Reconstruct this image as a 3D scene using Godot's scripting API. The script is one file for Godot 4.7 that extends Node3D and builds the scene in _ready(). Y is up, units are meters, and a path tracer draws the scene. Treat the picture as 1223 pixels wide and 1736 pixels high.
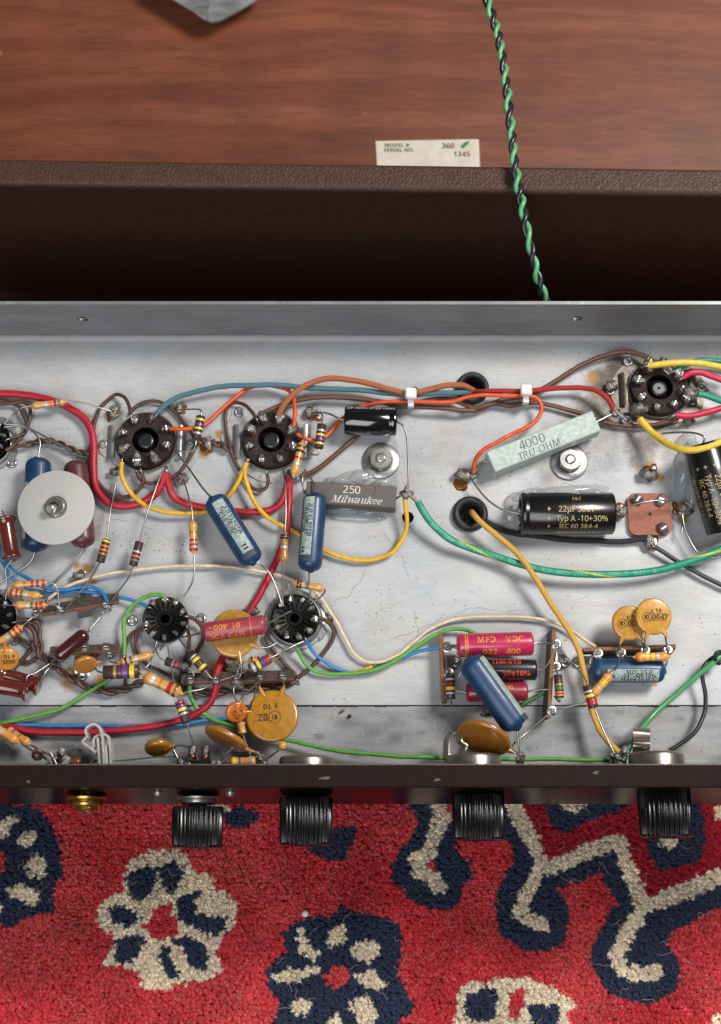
extends Node3D

# Frame of the photograph (pixels) and the camera that took it.
const PW := 1223.0
const PH := 1736.0
const FOV := 40.0
const DIST := 0.596
const TILT := 15.0
const FLOOR := 0.090      # chassis floor above the top of the rug, metres

var eye := Vector3.ZERO
var turn := Basis()
var used := {}
var mats := {}
var tex := {}
var rng := RandomNumberGenerator.new()

class Geo:
	var v := PackedVector3Array()
	var n := PackedVector3Array()
	var uv := PackedVector2Array()
	var ix := PackedInt32Array()

	func vert(p: Vector3, nn: Vector3, t := Vector2.ZERO) -> int:
		v.append(p); n.append(nn); uv.append(t)
		return v.size() - 1

	func tri(a: int, b: int, c: int) -> void:
		ix.append(a); ix.append(b); ix.append(c)

	func face(ps: Array) -> Geo:
		var nn: Vector3 = (ps[1] - ps[0]).cross(ps[2] - ps[0]).normalized()
		var s := v.size()
		for p in ps: vert(p, nn)
		for k in range(1, ps.size() - 1): tri(s, s + k, s + k + 1)
		return self

	func facing(ps: Array, out: Vector3) -> Geo:
		var s := v.size()
		var nn: Vector3 = (ps[1] - ps[0]).cross(ps[2] - ps[0]).normalized()
		if nn.dot(out) < 0.0: nn = -nn
		for p in ps: vert(p, nn)
		for k in range(1, ps.size() - 1): tri(s, s + k, s + k + 1)
		return self

	# Frames along a path: [tangents, normals, binormals, lengths]
	static func frames(p: Array) -> Array:
		var t := []; var nn := []; var b := []; var l := []
		var s := 0.0
		var prev := Vector3.ZERO
		for i in p.size():
			var d: Vector3 = (p[mini(i + 1, p.size() - 1)] - p[maxi(i - 1, 0)]).normalized()
			if i == 0:
				prev = Vector3.UP if absf(d.y) < 0.9 else Vector3.RIGHT
			prev = (prev - d * prev.dot(d)).normalized()
			t.append(d); nn.append(prev); b.append(d.cross(prev)); l.append(s)
			if i < p.size() - 1: s += (p[i + 1] - p[i]).length()
		return [t, nn, b, l]

	func tube(p: Array, radius, segs := 8, caps := true) -> Geo:
		var f := frames(p)
		var s0 := v.size()
		var rr := PackedFloat32Array()
		for i in p.size(): rr.append(radius[i] if radius is Array else radius)
		for i in p.size():
			for k in segs + 1:
				var a := TAU * k / segs
				var d: Vector3 = f[1][i] * cos(a) + f[2][i] * sin(a)
				vert(p[i] + d * rr[i], d, Vector2(float(k) / segs, f[3][i] / (TAU * maxf(rr[0], 1e-5))))
		for i in p.size() - 1:
			for k in segs:
				var a := s0 + i * (segs + 1) + k
				tri(a, a + 1, a + segs + 1); tri(a + 1, a + segs + 2, a + segs + 1)
		if caps:
			for e in [0, p.size() - 1]:
				var d: Vector3 = f[0][e] * (-1.0 if e == 0 else 1.0)
				var c := vert(p[e], d)
				for k in segs + 1: vert(v[s0 + e * (segs + 1) + k], d)
				for k in segs: tri(c, c + 1 + k, c + 2 + k)
		return self

	# profile: Vector2(radius, height along axis)
	func lathe(o: Vector3, axis: Vector3, prof: Array, segs := 24, flute := 0, depth := 0.0) -> Geo:
		var x := axis.cross(Vector3.UP if absf(axis.y) < 0.9 else Vector3.RIGHT).normalized()
		var y := axis.cross(x).normalized()
		var seg_n := []
		for i in prof.size() - 1:
			var d: Vector2 = prof[i + 1] - prof[i]
			seg_n.append(Vector2(d.y, -d.x).normalized())
		for i in prof.size() - 1:
			var na: Vector2 = seg_n[i]
			var nb: Vector2 = seg_n[i]
			if i > 0 and seg_n[i - 1].dot(na) > 0.6: na = (na + seg_n[i - 1]).normalized()
			if i < prof.size() - 2 and seg_n[i + 1].dot(nb) > 0.6: nb = (nb + seg_n[i + 1]).normalized()
			var s := v.size()
			for k in segs + 1:
				var a := TAU * k / segs
				var w := 1.0
				if flute > 0: w = 1.0 - depth * (0.5 + 0.5 * cos(a * flute))
				var d := x * cos(a) + y * sin(a)
				for e in 2:
					var q: Vector2 = prof[i + e]
					var m: Vector2 = na if e == 0 else nb
					var dn := d
					if flute > 0: dn = (d - (y * cos(a) - x * sin(a)) * (depth * 0.5 * flute * sin(a * flute) / w)).normalized()
					vert(o + axis * q.y + d * q.x * w, (dn * m.x + axis * m.y).normalized(), Vector2(float(k) / segs, q.y * 60.0))
			for k in segs:
				var a := s + k * 2
				tri(a, a + 1, a + 2); tri(a + 1, a + 3, a + 2)
		return self

	func box(c: Vector3, x: Vector3, y: Vector3, z: Vector3, bev := 0.0003) -> Geo:
		var ax := [x, y, z]
		var un := [x.normalized(), y.normalized(), z.normalized()]
		var le := [x.length(), y.length(), z.length()]
		bev = minf(bev, 0.45 * minf(le[0], minf(le[1], le[2])))
		var pt := func(s: Array, k: int) -> Vector3:
			var q := c
			for j in 3: q += un[j] * s[j] * (le[j] if j == k else le[j] - bev)
			return q
		for k in 3:
			var i := (k + 1) % 3
			var j := (k + 2) % 3
			for sg in [-1.0, 1.0]:
				var ps := []
				for q in [[-1, -1], [1, -1], [1, 1], [-1, 1]]:
					var s := [0.0, 0.0, 0.0]
					s[k] = sg; s[i] = float(q[0]); s[j] = float(q[1])
					ps.append(pt.call(s, k))
				facing(ps, un[k] * sg)
			for si in [-1.0, 1.0]:
				for sj in [-1.0, 1.0]:
					var ps := []
					for q in [[-1.0, i], [1.0, i], [1.0, j], [-1.0, j]]:
						var s := [0.0, 0.0, 0.0]
						s[k] = q[0]; s[i] = si; s[j] = sj
						ps.append(pt.call(s, q[1]))
					facing(ps, un[i] * si + un[j] * sj)
		for sx in [-1.0, 1.0]:
			for sy in [-1.0, 1.0]:
				for sz in [-1.0, 1.0]:
					var s := [sx, sy, sz]
					facing([pt.call(s, 0), pt.call(s, 1), pt.call(s, 2)], un[0] * sx + un[1] * sy + un[2] * sz)
		return self

	# A lump of solder or glue: an ellipsoid with an uneven skin.
	func blob(c: Vector3, r: Vector3, amp := 0.18, sd := 1, basis := Basis(), nu := 12, nv := 8) -> Geo:
		var s := v.size()
		for j in nv + 1:
			for i in nu + 1:
				var a := TAU * i / nu
				var b := PI * j / nv
				var d := Vector3(sin(b) * cos(a), cos(b), sin(b) * sin(a))
				var w := 1.0 + amp * (sin(d.x * 3.1 + sd * 1.7) * cos(d.z * 2.7 + sd * 2.3) + 0.5 * sin(d.y * 5.0 + d.x * 4.0 + sd))
				vert(c + basis * (d * r * w), (basis * (d / r)).normalized(), Vector2(float(i) / nu, float(j) / nv))
		for j in nv:
			for i in nu:
				var a := s + j * (nu + 1) + i
				tri(a, a + 1, a + nu + 1); tri(a + 1, a + nu + 2, a + nu + 1)
		return self

	# A flat metal strip bent along a path.
	func strip(p: Array, side: Vector3, half_w: float, half_t: float) -> Geo:
		var rows := []
		for i in p.size():
			var d: Vector3 = (p[mini(i + 1, p.size() - 1)] - p[maxi(i - 1, 0)]).normalized()
			var w := (side - d * side.dot(d)).normalized()
			var u := d.cross(w)
			rows.append([p[i] + w * half_w + u * half_t, p[i] - w * half_w + u * half_t, p[i] - w * half_w - u * half_t, p[i] + w * half_w - u * half_t, w, u])
		for k in 4:
			var s := v.size()
			for i in rows.size():
				var nn: Vector3 = [rows[i][5], -rows[i][4], -rows[i][5], rows[i][4]][k]
				vert(rows[i][k], nn, Vector2(0, i)); vert(rows[i][(k + 1) % 4], nn, Vector2(1, i))
			for i in rows.size() - 1:
				var a := s + i * 2
				tri(a, a + 1, a + 2); tri(a + 1, a + 3, a + 2)
		for e in [0, rows.size() - 1]:
			facing([rows[e][0], rows[e][1], rows[e][2], rows[e][3]], (p[1] - p[0]) * -1.0 if e == 0 else p[-1] - p[-2])
		return self

	# A plate cut to an outline; the outline lies in the plane of ux and uy at o, its body below it.
	func plate(poly: Array, o: Vector3, ux: Vector3, uy: Vector3, thick: float) -> Geo:
		var up := ux.cross(uy).normalized()
		if up.y < -0.5: up = -up
		var pk := PackedVector2Array()
		for q in poly: pk.append(q)
		var ids := Geometry2D.triangulate_polygon(pk)
		for side in 2:
			var s := v.size()
			for q in pk:
				vert(o + ux * q.x + uy * q.y - up * (thick * side), up * (1.0 if side == 0 else -1.0), q * 40.0)
			for k in range(0, ids.size(), 3): tri(s + ids[k], s + ids[k + 1], s + ids[k + 2])
		var mid := Vector2.ZERO
		for q in pk: mid += q / pk.size()
		for k in pk.size():
			var a := pk[k]
			var b := pk[(k + 1) % pk.size()]
			var e := (b - a).orthogonal().normalized()
			if Geometry2D.is_point_in_polygon((a + b) * 0.5 + e * 1e-5, pk): e = -e
			var pa := o + ux * a.x + uy * a.y
			var pb := o + ux * b.x + uy * b.y
			facing([pa, pb, pb - up * thick, pa - up * thick], ux * e.x + uy * e.y)
		return self

	# A patch of a cylinder's skin: from t0 to t1 along d, from angle a0 to a1.
	func patch(o: Vector3, d: Vector3, up: Vector3, r: float, t0: float, t1: float, a0: float, a1: float) -> Geo:
		var tt := up.cross(d)
		var s := v.size()
		var cols := 10
		for j in 2:
			for i in cols + 1:
				var a := lerpf(a0, a1, float(i) / cols)
				var q := up * cos(a) + tt * sin(a)
				vert(o + d * (t0 if j == 0 else t1) + q * r, q, Vector2(j, float(i) / cols))
		for i in cols:
			tri(s + i, s + i + 1, s + cols + 1 + i); tri(s + i + 1, s + cols + 2 + i, s + cols + 1 + i)
		return self

	func mesh(at: Vector3) -> ArrayMesh:
		var k := 0
		while k < ix.size():
			var a := ix[k]; var b := ix[k + 1]; var c := ix[k + 2]
			if (v[c] - v[a]).cross(v[b] - v[a]).dot(n[a] + n[b] + n[c]) < 0.0:
				ix[k + 1] = c; ix[k + 2] = b
			k += 3
		if at != Vector3.ZERO:
			for i in v.size(): v[i] -= at
		var arr := []
		arr.resize(Mesh.ARRAY_MAX)
		arr[Mesh.ARRAY_VERTEX] = v; arr[Mesh.ARRAY_NORMAL] = n; arr[Mesh.ARRAY_TEX_UV] = uv; arr[Mesh.ARRAY_INDEX] = ix
		var m := ArrayMesh.new()
		m.add_surface_from_arrays(Mesh.PRIMITIVE_TRIANGLES, arr)
		return m

# ---------------------------------------------------------------- places
func at(x: float, y: float, h := 0.0) -> Vector3:        # a point h mm above the chassis floor, from its place in the photograph
	var f := PH * 0.5 / tan(deg_to_rad(FOV * 0.5))
	var d := turn * Vector3((x - PW * 0.5) / f, (PH * 0.5 - y) / f, -1.0)
	return eye + d * ((FLOOR + h * 0.001 - eye.y) / d.y)

func pts(flat: Array) -> Array:
	var out := []
	for k in range(0, flat.size(), 3): out.append(at(flat[k], flat[k + 1], flat[k + 2]))
	return out

func smooth(p: Array, step := 0.0011) -> Array:
	var out := []
	for i in p.size() - 1:
		var a: Vector3 = p[maxi(i - 1, 0)]; var b: Vector3 = p[i]; var c: Vector3 = p[i + 1]; var d: Vector3 = p[mini(i + 2, p.size() - 1)]
		var k := clampi(int((c - b).length() / step), 2, 14)
		for j in k:
			out.append(b.cubic_interpolate(c, a, d, float(j) / k))
	out.append(p[-1])
	return out

func resample(p: Array, step: float) -> Array:
	var out := [p[0]]
	var left := step
	for i in p.size() - 1:
		var a: Vector3 = p[i]
		var b: Vector3 = p[i + 1]
		var l := (b - a).length()
		var s := left
		while s < l:
			out.append(a.lerp(b, s / l)); s += step
		left = s - l
	return out

# ---------------------------------------------------------------- nodes
func numbered(called: String) -> String:
	var k: int = used.get(called, 0)
	used[called] = k + 1
	return called if k == 0 else "%s_%03d" % [called, k]

func thing(called: String, label: String, category: String, where: Vector3, group := "") -> Node3D:
	var o := Node3D.new()
	o.name = numbered(called)
	o.position = where
	add_child(o)
	tag(o, label, category, group)
	return o

func tag(o: Node, label: String, category: String, group := "", kind := "") -> void:
	if label: o.set_meta("label", label)
	if category: o.set_meta("category", category)
	if group: o.set_meta("group", group)
	if kind: o.set_meta("kind", kind)

func origin_of(n: Node) -> Vector3:
	var p := Vector3.ZERO
	while n is Node3D and n != self:
		p += n.position
		n = n.get_parent()
	return p

func part(called: String, g: Geo, m: Material, parent: Node3D) -> MeshInstance3D:
	var o := MeshInstance3D.new()
	o.name = called
	o.mesh = g.mesh(origin_of(parent))
	o.material_override = m
	parent.add_child(o, true)
	return o

func single(called: String, g: Geo, m: Material, label: String, category: String, group := "") -> MeshInstance3D:
	var o := MeshInstance3D.new()
	o.name = numbered(called)
	o.position = g.v[0]
	o.mesh = g.mesh(g.v[0])
	o.material_override = m
	add_child(o)
	tag(o, label, category, group)
	return o

# ---------------------------------------------------------------- materials
func rgb(r: int, g: int, b: int) -> Color:
	return Color(r / 255.0, g / 255.0, b / 255.0)

func noise(kind: int, freq: float, sd: int, oct := 4) -> FastNoiseLite:
	var f := FastNoiseLite.new()
	f.noise_type = kind
	f.frequency = freq
	f.seed = sd
	f.fractal_octaves = oct
	return f

func grey_noise(sd: int, freq: float, lo: float, hi: float, oct := 4) -> ImageTexture:
	var im := noise(FastNoiseLite.TYPE_SIMPLEX_SMOOTH, freq, sd, oct).get_seamless_image(256, 256)
	im.convert(Image.FORMAT_RGB8)
	for y in 256:
		for x in 256:
			var q := lerpf(lo, hi, im.get_pixel(x, y).r)
			im.set_pixel(x, y, Color(q, q, q))
	return ImageTexture.create_from_image(im)

# key, colour, roughness, metallic, coat; every surface gets a faint unevenness of tone
func mat(c: Color, rough := 0.5, metal := 0.0, coat := 0.0, mottle := "soft", scale := 45.0, bump := "", depth := 0.01, dim := 0.5) -> StandardMaterial3D:
	var key := "%s %.2f %.2f %.2f %s %.1f %s %.3f %.2f" % [c.to_html(), rough, metal, coat, mottle, scale, bump, depth, dim]
	if mats.has(key): return mats[key]
	var m := StandardMaterial3D.new()
	m.albedo_color = c
	m.roughness = rough
	m.metallic = metal
	if dim < 0.5: m.metallic_specular = dim
	if coat > 0.0:
		m.clearcoat_enabled = true
		m.clearcoat = coat
		m.clearcoat_roughness = 0.12
	if mottle:
		m.albedo_texture = tex[mottle]
		m.uv1_triplanar = true
		m.uv1_world_triplanar = true
		m.uv1_scale = Vector3.ONE * scale
	if bump:
		m.heightmap_enabled = true
		m.heightmap_texture = tex[bump]
		m.heightmap_scale = depth
	mats[key] = m
	return m

func braid(c: Color) -> StandardMaterial3D:
	var key := "braid" + c.to_html()
	if mats.has(key): return mats[key]
	var m := StandardMaterial3D.new()
	m.albedo_color = c
	m.roughness = 0.85
	m.albedo_texture = tex.weave
	m.heightmap_enabled = true
	m.heightmap_texture = tex.weave
	m.heightmap_scale = 0.05
	m.uv1_scale = Vector3(1.8, 1.8, 1)
	m.rim_enabled = true
	m.rim = 0.3
	mats[key] = m
	return m

# ---------------------------------------------------------------- lettering
func text_arrays(s: String, em: float, bold := false, serif := false) -> Array:
	var f := SystemFont.new()
	f.font_names = PackedStringArray(["Droid Serif" if serif else "Droid Sans"])
	f.font_weight = 700 if bold else 400
	var t := TextMesh.new()
	t.text = s
	t.font = f
	t.font_size = 24
	t.pixel_size = em / 24.0
	t.depth = 0.0
	t.curve_step = 1.5
	return t.get_mesh_arrays()

# lettering on a plane: centre o, reading direction d, letters' up u
func letter_flat(g: Geo, s: String, em: float, o: Vector3, d: Vector3, u: Vector3, bold := false, slant := 0.0, serif := false) -> void:
	var a := text_arrays(s, em, bold, serif)
	var nn := d.cross(u).normalized()
	var s0 := g.v.size()
	for p in a[Mesh.ARRAY_VERTEX]: g.vert(o + d * (p.x + slant * p.y) + u * p.y, nn)
	for k in a[Mesh.ARRAY_INDEX]: g.ix.append(s0 + k)

# lettering round a cylinder: axis point o, reading direction d, outward at angle 0 is up; letters stand at angle ang
func letter_round(g: Geo, s: String, em: float, o: Vector3, d: Vector3, up: Vector3, r: float, t: float, ang: float, bold := false, squeeze := 1.0) -> void:
	var a := text_arrays(s, em, bold)
	var tt := up.cross(d)
	var s0 := g.v.size()
	for p in a[Mesh.ARRAY_VERTEX]:
		var b: float = ang + p.y / r
		var q := up * cos(b) + tt * sin(b)
		g.vert(o + d * (t + p.x * squeeze) + q * r, q)
	for k in a[Mesh.ARRAY_INDEX]: g.ix.append(s0 + k)

# ---------------------------------------------------------------- wires and leads
func wire(flat: Array, r_mm: float, m: Material, label: String, group := "", category := "wire", called := "hookup_wire") -> MeshInstance3D:
	var p := smooth(pts(flat))
	kinks += 1.0
	for i in range(3, p.size() - 3):        # hand-bent: no wire runs perfectly fair
		p[i] += Vector3(sin(i * 0.27 + kinks) + 0.4 * sin(i * 0.83 + kinks * 2.1), sin(i * 0.29 + kinks * 1.3) * 0.5, cos(i * 0.31 + kinks) + 0.4 * sin(i * 0.97 + kinks * 1.7)) * 0.00011
	var o := single(called, Geo.new().tube(p, r_mm * 0.001, 10), m, label, category, group)
	for e in 2:                              # the tinned end of the conductor
		var x: float = flat[0 if e == 0 else flat.size() - 3]
		if x < 15.0 or x > 1205.0 or r_mm < 0.74: continue
		var a: Vector3 = p[0 if e == 0 else -1]
		var t: Vector3 = (a - p[2 if e == 0 else -3]).normalized()
		part("tinned_end", Geo.new().tube(smooth([a - t * 0.0008, a + t * 0.0009, a + t * 0.0018 + Vector3(0, -0.0007, 0), a + t * 0.0024 + Vector3(0, -0.0018, 0)], 0.0005), r_mm * 0.00048, 8), metal_lead, o)
	return o

var kinks := 0.0

func lead(parent: Node3D, from: Vector3, flat: Array, r_mm := 0.36, called := "lead") -> void:
	var p := [from]
	p.append_array(pts(flat))
	part(called, Geo.new().tube(smooth(p, 0.0009), r_mm * 0.001, 7), metal_lead, parent)

func twist(flat: Array, r_mm: float, pitch_mm: float, ma: Material, mb: Material, label: String, called := "twisted_pair", na := "strand", nb := "strand", phase := 0.0, loose := 1.03) -> Node3D:
	var p := resample(smooth(pts(flat)), pitch_mm * 0.001 / 11.0)
	var o := thing(called, label, "wire", p[0], "")
	var f := Geo.frames(p)
	for k in 2:
		var q := []
		for i in p.size():
			var a: float = TAU * f[3][i] / (pitch_mm * 0.001) + PI * k + phase + 0.55 * sin(f[3][i] * 95.0) + 0.3 * sin(f[3][i] * 233.0)
			q.append(p[i] + (f[1][i] * cos(a) + f[2][i] * sin(a)) * r_mm * 0.001 * (loose + 0.12 * sin(f[3][i] * 140.0 + k)))
		part(na if k == 0 else nb, Geo.new().tube(q, r_mm * 0.001, 8), ma if k == 0 else mb, o)
	return o

func solder(parent: Node3D, c: Vector3, r_mm: float, sd := 1, flat := 0.75, called := "solder") -> void:
	part(called, Geo.new().blob(c, Vector3(r_mm, r_mm * flat, r_mm * (0.8 + 0.3 * fmod(sd * 0.37, 1.0))) * 0.001, 0.28, sd, Basis(Vector3.UP, sd * 1.3)), metal_solder, parent)

# ---------------------------------------------------------------- resistors
const TONES := {"k": [32, 28, 27], "n": [86, 52, 38], "r": [176, 34, 38], "o": [222, 112, 34], "y": [236, 198, 36], "g": [40, 112, 62], "b": [44, 92, 132], "v": [104, 62, 148], "e": [112, 110, 108], "w": [214, 208, 200], "d": [176, 138, 66], "s": [196, 196, 196]}

func tone(c: String) -> Material:
	var q: Array = TONES[c]
	var shiny := c == "s" or c == "d"
	return mat(rgb(q[0], q[1], q[2]), 0.4, 0.35 if shiny else 0.0, 0.0 if shiny else 0.3)

# Bands are written «colour letter, place along the body, half width»: "r.40" or "r.40w" for a wide one.
func resistor(film: bool, a: Array, b: Array, r_px: float, bands: String, lead_a: Array, lead_b: Array, label: String, dark := 0) -> Node3D:
	var pa := at(a[0], a[1], a[2])
	var pb := at(b[0], b[1], b[2])
	var d := (pb - pa).normalized()
	var l := (pb - pa).length()
	var r := r_px / 4.12 * 0.001
	var o := thing("film_resistor" if film else "carbon_resistor", label, "resistor", (pa + pb) * 0.5, "tan dogbone resistors" if film else "brown cylindrical resistors")
	var prof := []
	if film:
		for q in [[0.0, 0.0], [0.16, 0.0], [0.2, 0.015], [0.3, 0.05], [0.62, 0.085], [0.94, 0.13], [1.04, 0.18], [1.05, 0.22], [0.98, 0.28], [0.9, 0.32], [0.87, 0.4], [0.87, 0.6], [0.9, 0.68], [0.98, 0.72], [1.05, 0.78], [1.04, 0.82], [0.94, 0.87], [0.62, 0.915], [0.3, 0.95], [0.2, 0.985], [0.16, 1.0], [0.0, 1.0]]:
			prof.append(Vector2(q[0] * r, q[1] * l))
	else:
		var e := 0.07 * r / l
		for q in [[0.0, 0.0], [0.93, 0.0], [1.0, e], [1.0, 1.0 - e], [0.93, 1.0], [0.0, 1.0]]: prof.append(Vector2(q[0] * r, q[1] * l))
	var body: Material = mat(rgb(206, 150, 78), 0.38, 0.0, 0.5) if film else mat(rgb(74, 48, 40), 0.55, 0.0, 0.15, "speck", 90.0)
	if dark == 1: body = mat(rgb(164, 116, 62), 0.4, 0.0, 0.4)
	if dark == 2: body = mat(rgb(66, 62, 60), 0.5, 0.0, 0.2)
	if dark == 3: body = mat(rgb(220, 148, 66), 0.4, 0.0, 0.4)
	part("body", Geo.new().lathe(pa, d, prof, 20), body, o)
	for w in bands.split(" ", false):
		var wide := w.ends_with("w")
		var t := float("0" + w.substr(1).trim_suffix("w")) if w.substr(1, 1) == "." else 0.5
		var hw := (0.055 if wide else 0.033) * (1.2 if not film else 1.0)
		var bp := []
		for k in 4:
			var q := (t - hw + 2.0 * hw * k / 3.0) * l
			var rr := r
			for j in prof.size() - 1:
				if prof[j + 1].y > q and prof[j].y <= q: rr = lerpf(prof[j].x, prof[j + 1].x, (q - prof[j].y) / (prof[j + 1].y - prof[j].y))
			bp.append(Vector2(rr + 0.00004, q))
		part("band", Geo.new().lathe(pa, d, bp, 18), tone(w.substr(0, 1)), o)
	if lead_a: lead(o, pa + d * 0.0003, lead_a)
	if lead_b: lead(o, pb - d * 0.0003, lead_b)
	return o

# ---------------------------------------------------------------- capacitors
func frame_of(pa: Vector3, pb: Vector3) -> Array:
	var d := (pb - pa).normalized()
	var up := (Vector3.UP - d * d.y).normalized()
	return [d, up, (pb - pa).length()]

func capsule(l: float, r: float, round_: float) -> Array:
	var p := [Vector2(0, 0)]
	for k in 6:
		var a := PI * 0.5 * (k + 1) / 6.0
		p.append(Vector2(r - round_ + round_ * sin(a), round_ - round_ * cos(a)))
	for k in 6:
		var a := PI * 0.5 * k / 6.0
		p.append(Vector2(r - round_ + round_ * cos(a), l - round_ + round_ * sin(a)))
	p.append(Vector2(0, l))
	return p

# Blue moulded capacitor. The lettering reads from a to b; label = [angle in degrees, start, end, half angle], empty for none.
func moulded(a: Array, b: Array, r_px: float, lab: Array, words: bool, lead_a: Array, lead_b: Array, label: String, c := Color(0.055, 0.235, 0.41)) -> Node3D:
	var pa := at(a[0], a[1], a[2])
	var pb := at(b[0], b[1], b[2])
	var f := frame_of(pa, pb)
	var d: Vector3 = f[0]
	var up: Vector3 = f[1]
	var l: float = f[2]
	var r := r_px / 4.15 * 0.001
	var o := thing("moulded_capacitor", label, "capacitor", (pa + pb) * 0.5, "large moulded capacitors")
	var body := Geo.new().lathe(pa, d, capsule(l, r, r * 0.62), 28)
	var side := up.cross(d)
	var m := mat(c.lightened(0.03 * fmod(r_px * 3.7 + absf(a[0]), 2.0)), 0.42 + 0.03 * fmod(absf(a[0]), 3.0), 0.0, 0.15, "stain", 16.0 + fmod(absf(a[0]), 9.0))
	part("body", body, m, o)
	for e in [0.02, 0.98]:            # the ragged lip where the lead leaves the moulding
		part("moulding_lip", Geo.new().blob(pa + d * l * e, Vector3(r * 0.45, r * 0.45, r * 0.3), 0.3, int(r_px + e * 7), Basis(side, up, d)), m, o)
	part("seam", Geo.new().patch(pa, d, up, r + 0.00004, r * 0.6, l - r * 0.6, 0.78, 0.81), mat(c.darkened(0.25), 0.5), o)
	if lab:
		var g := deg_to_rad(lab[0])
		var w := deg_to_rad(lab[3])
		part("paper_label", Geo.new().patch(pa, d, up, r + 0.00007, l * lab[1], l * lab[2], g - w, g + w), mat(rgb(176, 194, 190), 0.6, 0.0, 0.0, "stain", 60.0), o)
		part("dark_band", Geo.new().patch(pa, d, up, r + 0.00006, l * (lab[1] - 0.085), l * lab[1] - 0.00001, g - w, g + w), mat(rgb(58, 64, 72), 0.6), o)
		if words:
			var t := Geo.new()
			var mid: float = l * (lab[1] + lab[2]) * 0.5 + l * 0.075
			letter_round(t, "MOLDED", 0.0021, pa, d, up, r + 0.00011, mid, g + w * 0.6, true, 1.06)
			letter_round(t, ".047-400 10%", 0.0019, pa, d, up, r + 0.00011, mid, g + w * 0.02, true, 0.94)
			letter_round(t, "Made In U.S.", 0.0021, pa, d, up, r + 0.00011, mid, g - w * 0.58, true, 1.0)
			part("lettering", t, mat(rgb(30, 34, 38), 0.7), o)
			var bars := Geo.new()
			for k in 2: bars.box(pa + d * l * (lab[1] + 0.045 + k * 0.045) + (up * cos(g + 0.06) + side * sin(g + 0.06)) * (r + 0.00006), d * 0.00035, side * 0.0011, up * 0.00006, 0.00001)
			part("printed_bars", bars, mat(rgb(30, 34, 38), 0.7), o)
	if lead_a: lead(o, pa + d * 0.0008, lead_a, 0.45)
	if lead_b: lead(o, pb - d * 0.0008, lead_b, 0.45)
	return o

# Round-bodied capacitor with printed sleeve. lines = [[text, em mm, place along mm, angle deg, squeeze], ...]
func tubular(a: Array, b: Array, r_px: float, m: Material, lines: Array, ink: Material, lead_a: Array, lead_b: Array, label: String, kind := "sleeve") -> Node3D:
	var pa := at(a[0], a[1], a[2])
	var pb := at(b[0], b[1], b[2])
	var f := frame_of(pa, pb)
	var d: Vector3 = f[0]
	var up: Vector3 = f[1]
	var l: float = f[2]
	var r := r_px / 4.15 * 0.001
	var o := thing("electrolytic_capacitor" if kind == "sleeve" else "film_capacitor", label, "capacitor", (pa + pb) * 0.5, "black electrolytic capacitors" if kind == "sleeve" else "printed tubular capacitors")
	var prof := []
	if kind == "sleeve":
		var q := 0.00035
		prof = [Vector2(r * 0.72, 0.0008), Vector2(r * 0.74, 0.0001), Vector2(r * 0.93, 0.0), Vector2(r, 0.0007), Vector2(r, 0.0022), Vector2(r - q, 0.0028), Vector2(r - q, 0.0033), Vector2(r, 0.004), Vector2(r, l - 0.0007), Vector2(r * 0.94, l), Vector2(r * 0.74, l - 0.0001), Vector2(r * 0.72, l - 0.0007)]
		part("sleeve", Geo.new().lathe(pa, d, prof, 36), m, o)
		for e in 2:
			var c := pa + d * (0.0009 if e == 0 else l - 0.0008)
			var dd := d * (-1.0 if e == 0 else 1.0)
			part("end_seal", Geo.new().lathe(c, dd, [Vector2(0, -0.0002), Vector2(0, 0.0), Vector2(r * 0.3, 0.0), Vector2(r * 0.34, -0.00025), Vector2(r * 0.76, -0.0001), Vector2(r * 0.76, -0.0004)], 28), mat(rgb(26, 26, 28), 0.45), o)
			part("terminal", Geo.new().lathe(c, dd, [Vector2(0.0016, -0.0001), Vector2(0.0012, 0.0003), Vector2(0.0007, 0.0012), Vector2(0.0, 0.0013)], 14), metal_lead, o)
	else:
		var c := 0.0009
		prof = [Vector2(0, 0), Vector2(r * 0.78, 0), Vector2(r * 0.97, c * 0.8), Vector2(r, c * 1.5), Vector2(r, l - c * 1.5), Vector2(r * 0.97, l - c * 0.7), Vector2(r * 0.8, l - 0.0001), Vector2(0, l - 0.0002)]
		part("body", Geo.new().lathe(pa, d, prof, 32), m, o)
	if lines:
		var t := Geo.new()
		for q in lines:
			if q[0] == "|":
				t.patch(pa, d, up, r + 0.00006, q[2] * 0.001, (q[2] + q[1]) * 0.001, -2.2, 0.0); t.patch(pa, d, up, r + 0.00006, q[2] * 0.001, (q[2] + q[1]) * 0.001, 0.0, 2.2)
			else:
				letter_round(t, q[0], q[1] * 0.001, pa, d, up, r + 0.00006, q[2] * 0.001, deg_to_rad(q[3]), q.size() > 5, q[4])
		part("lettering", t, ink, o)
	if lead_a: lead(o, pa, lead_a, 0.42)
	if lead_b: lead(o, pb, lead_b, 0.42)
	return o

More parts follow.
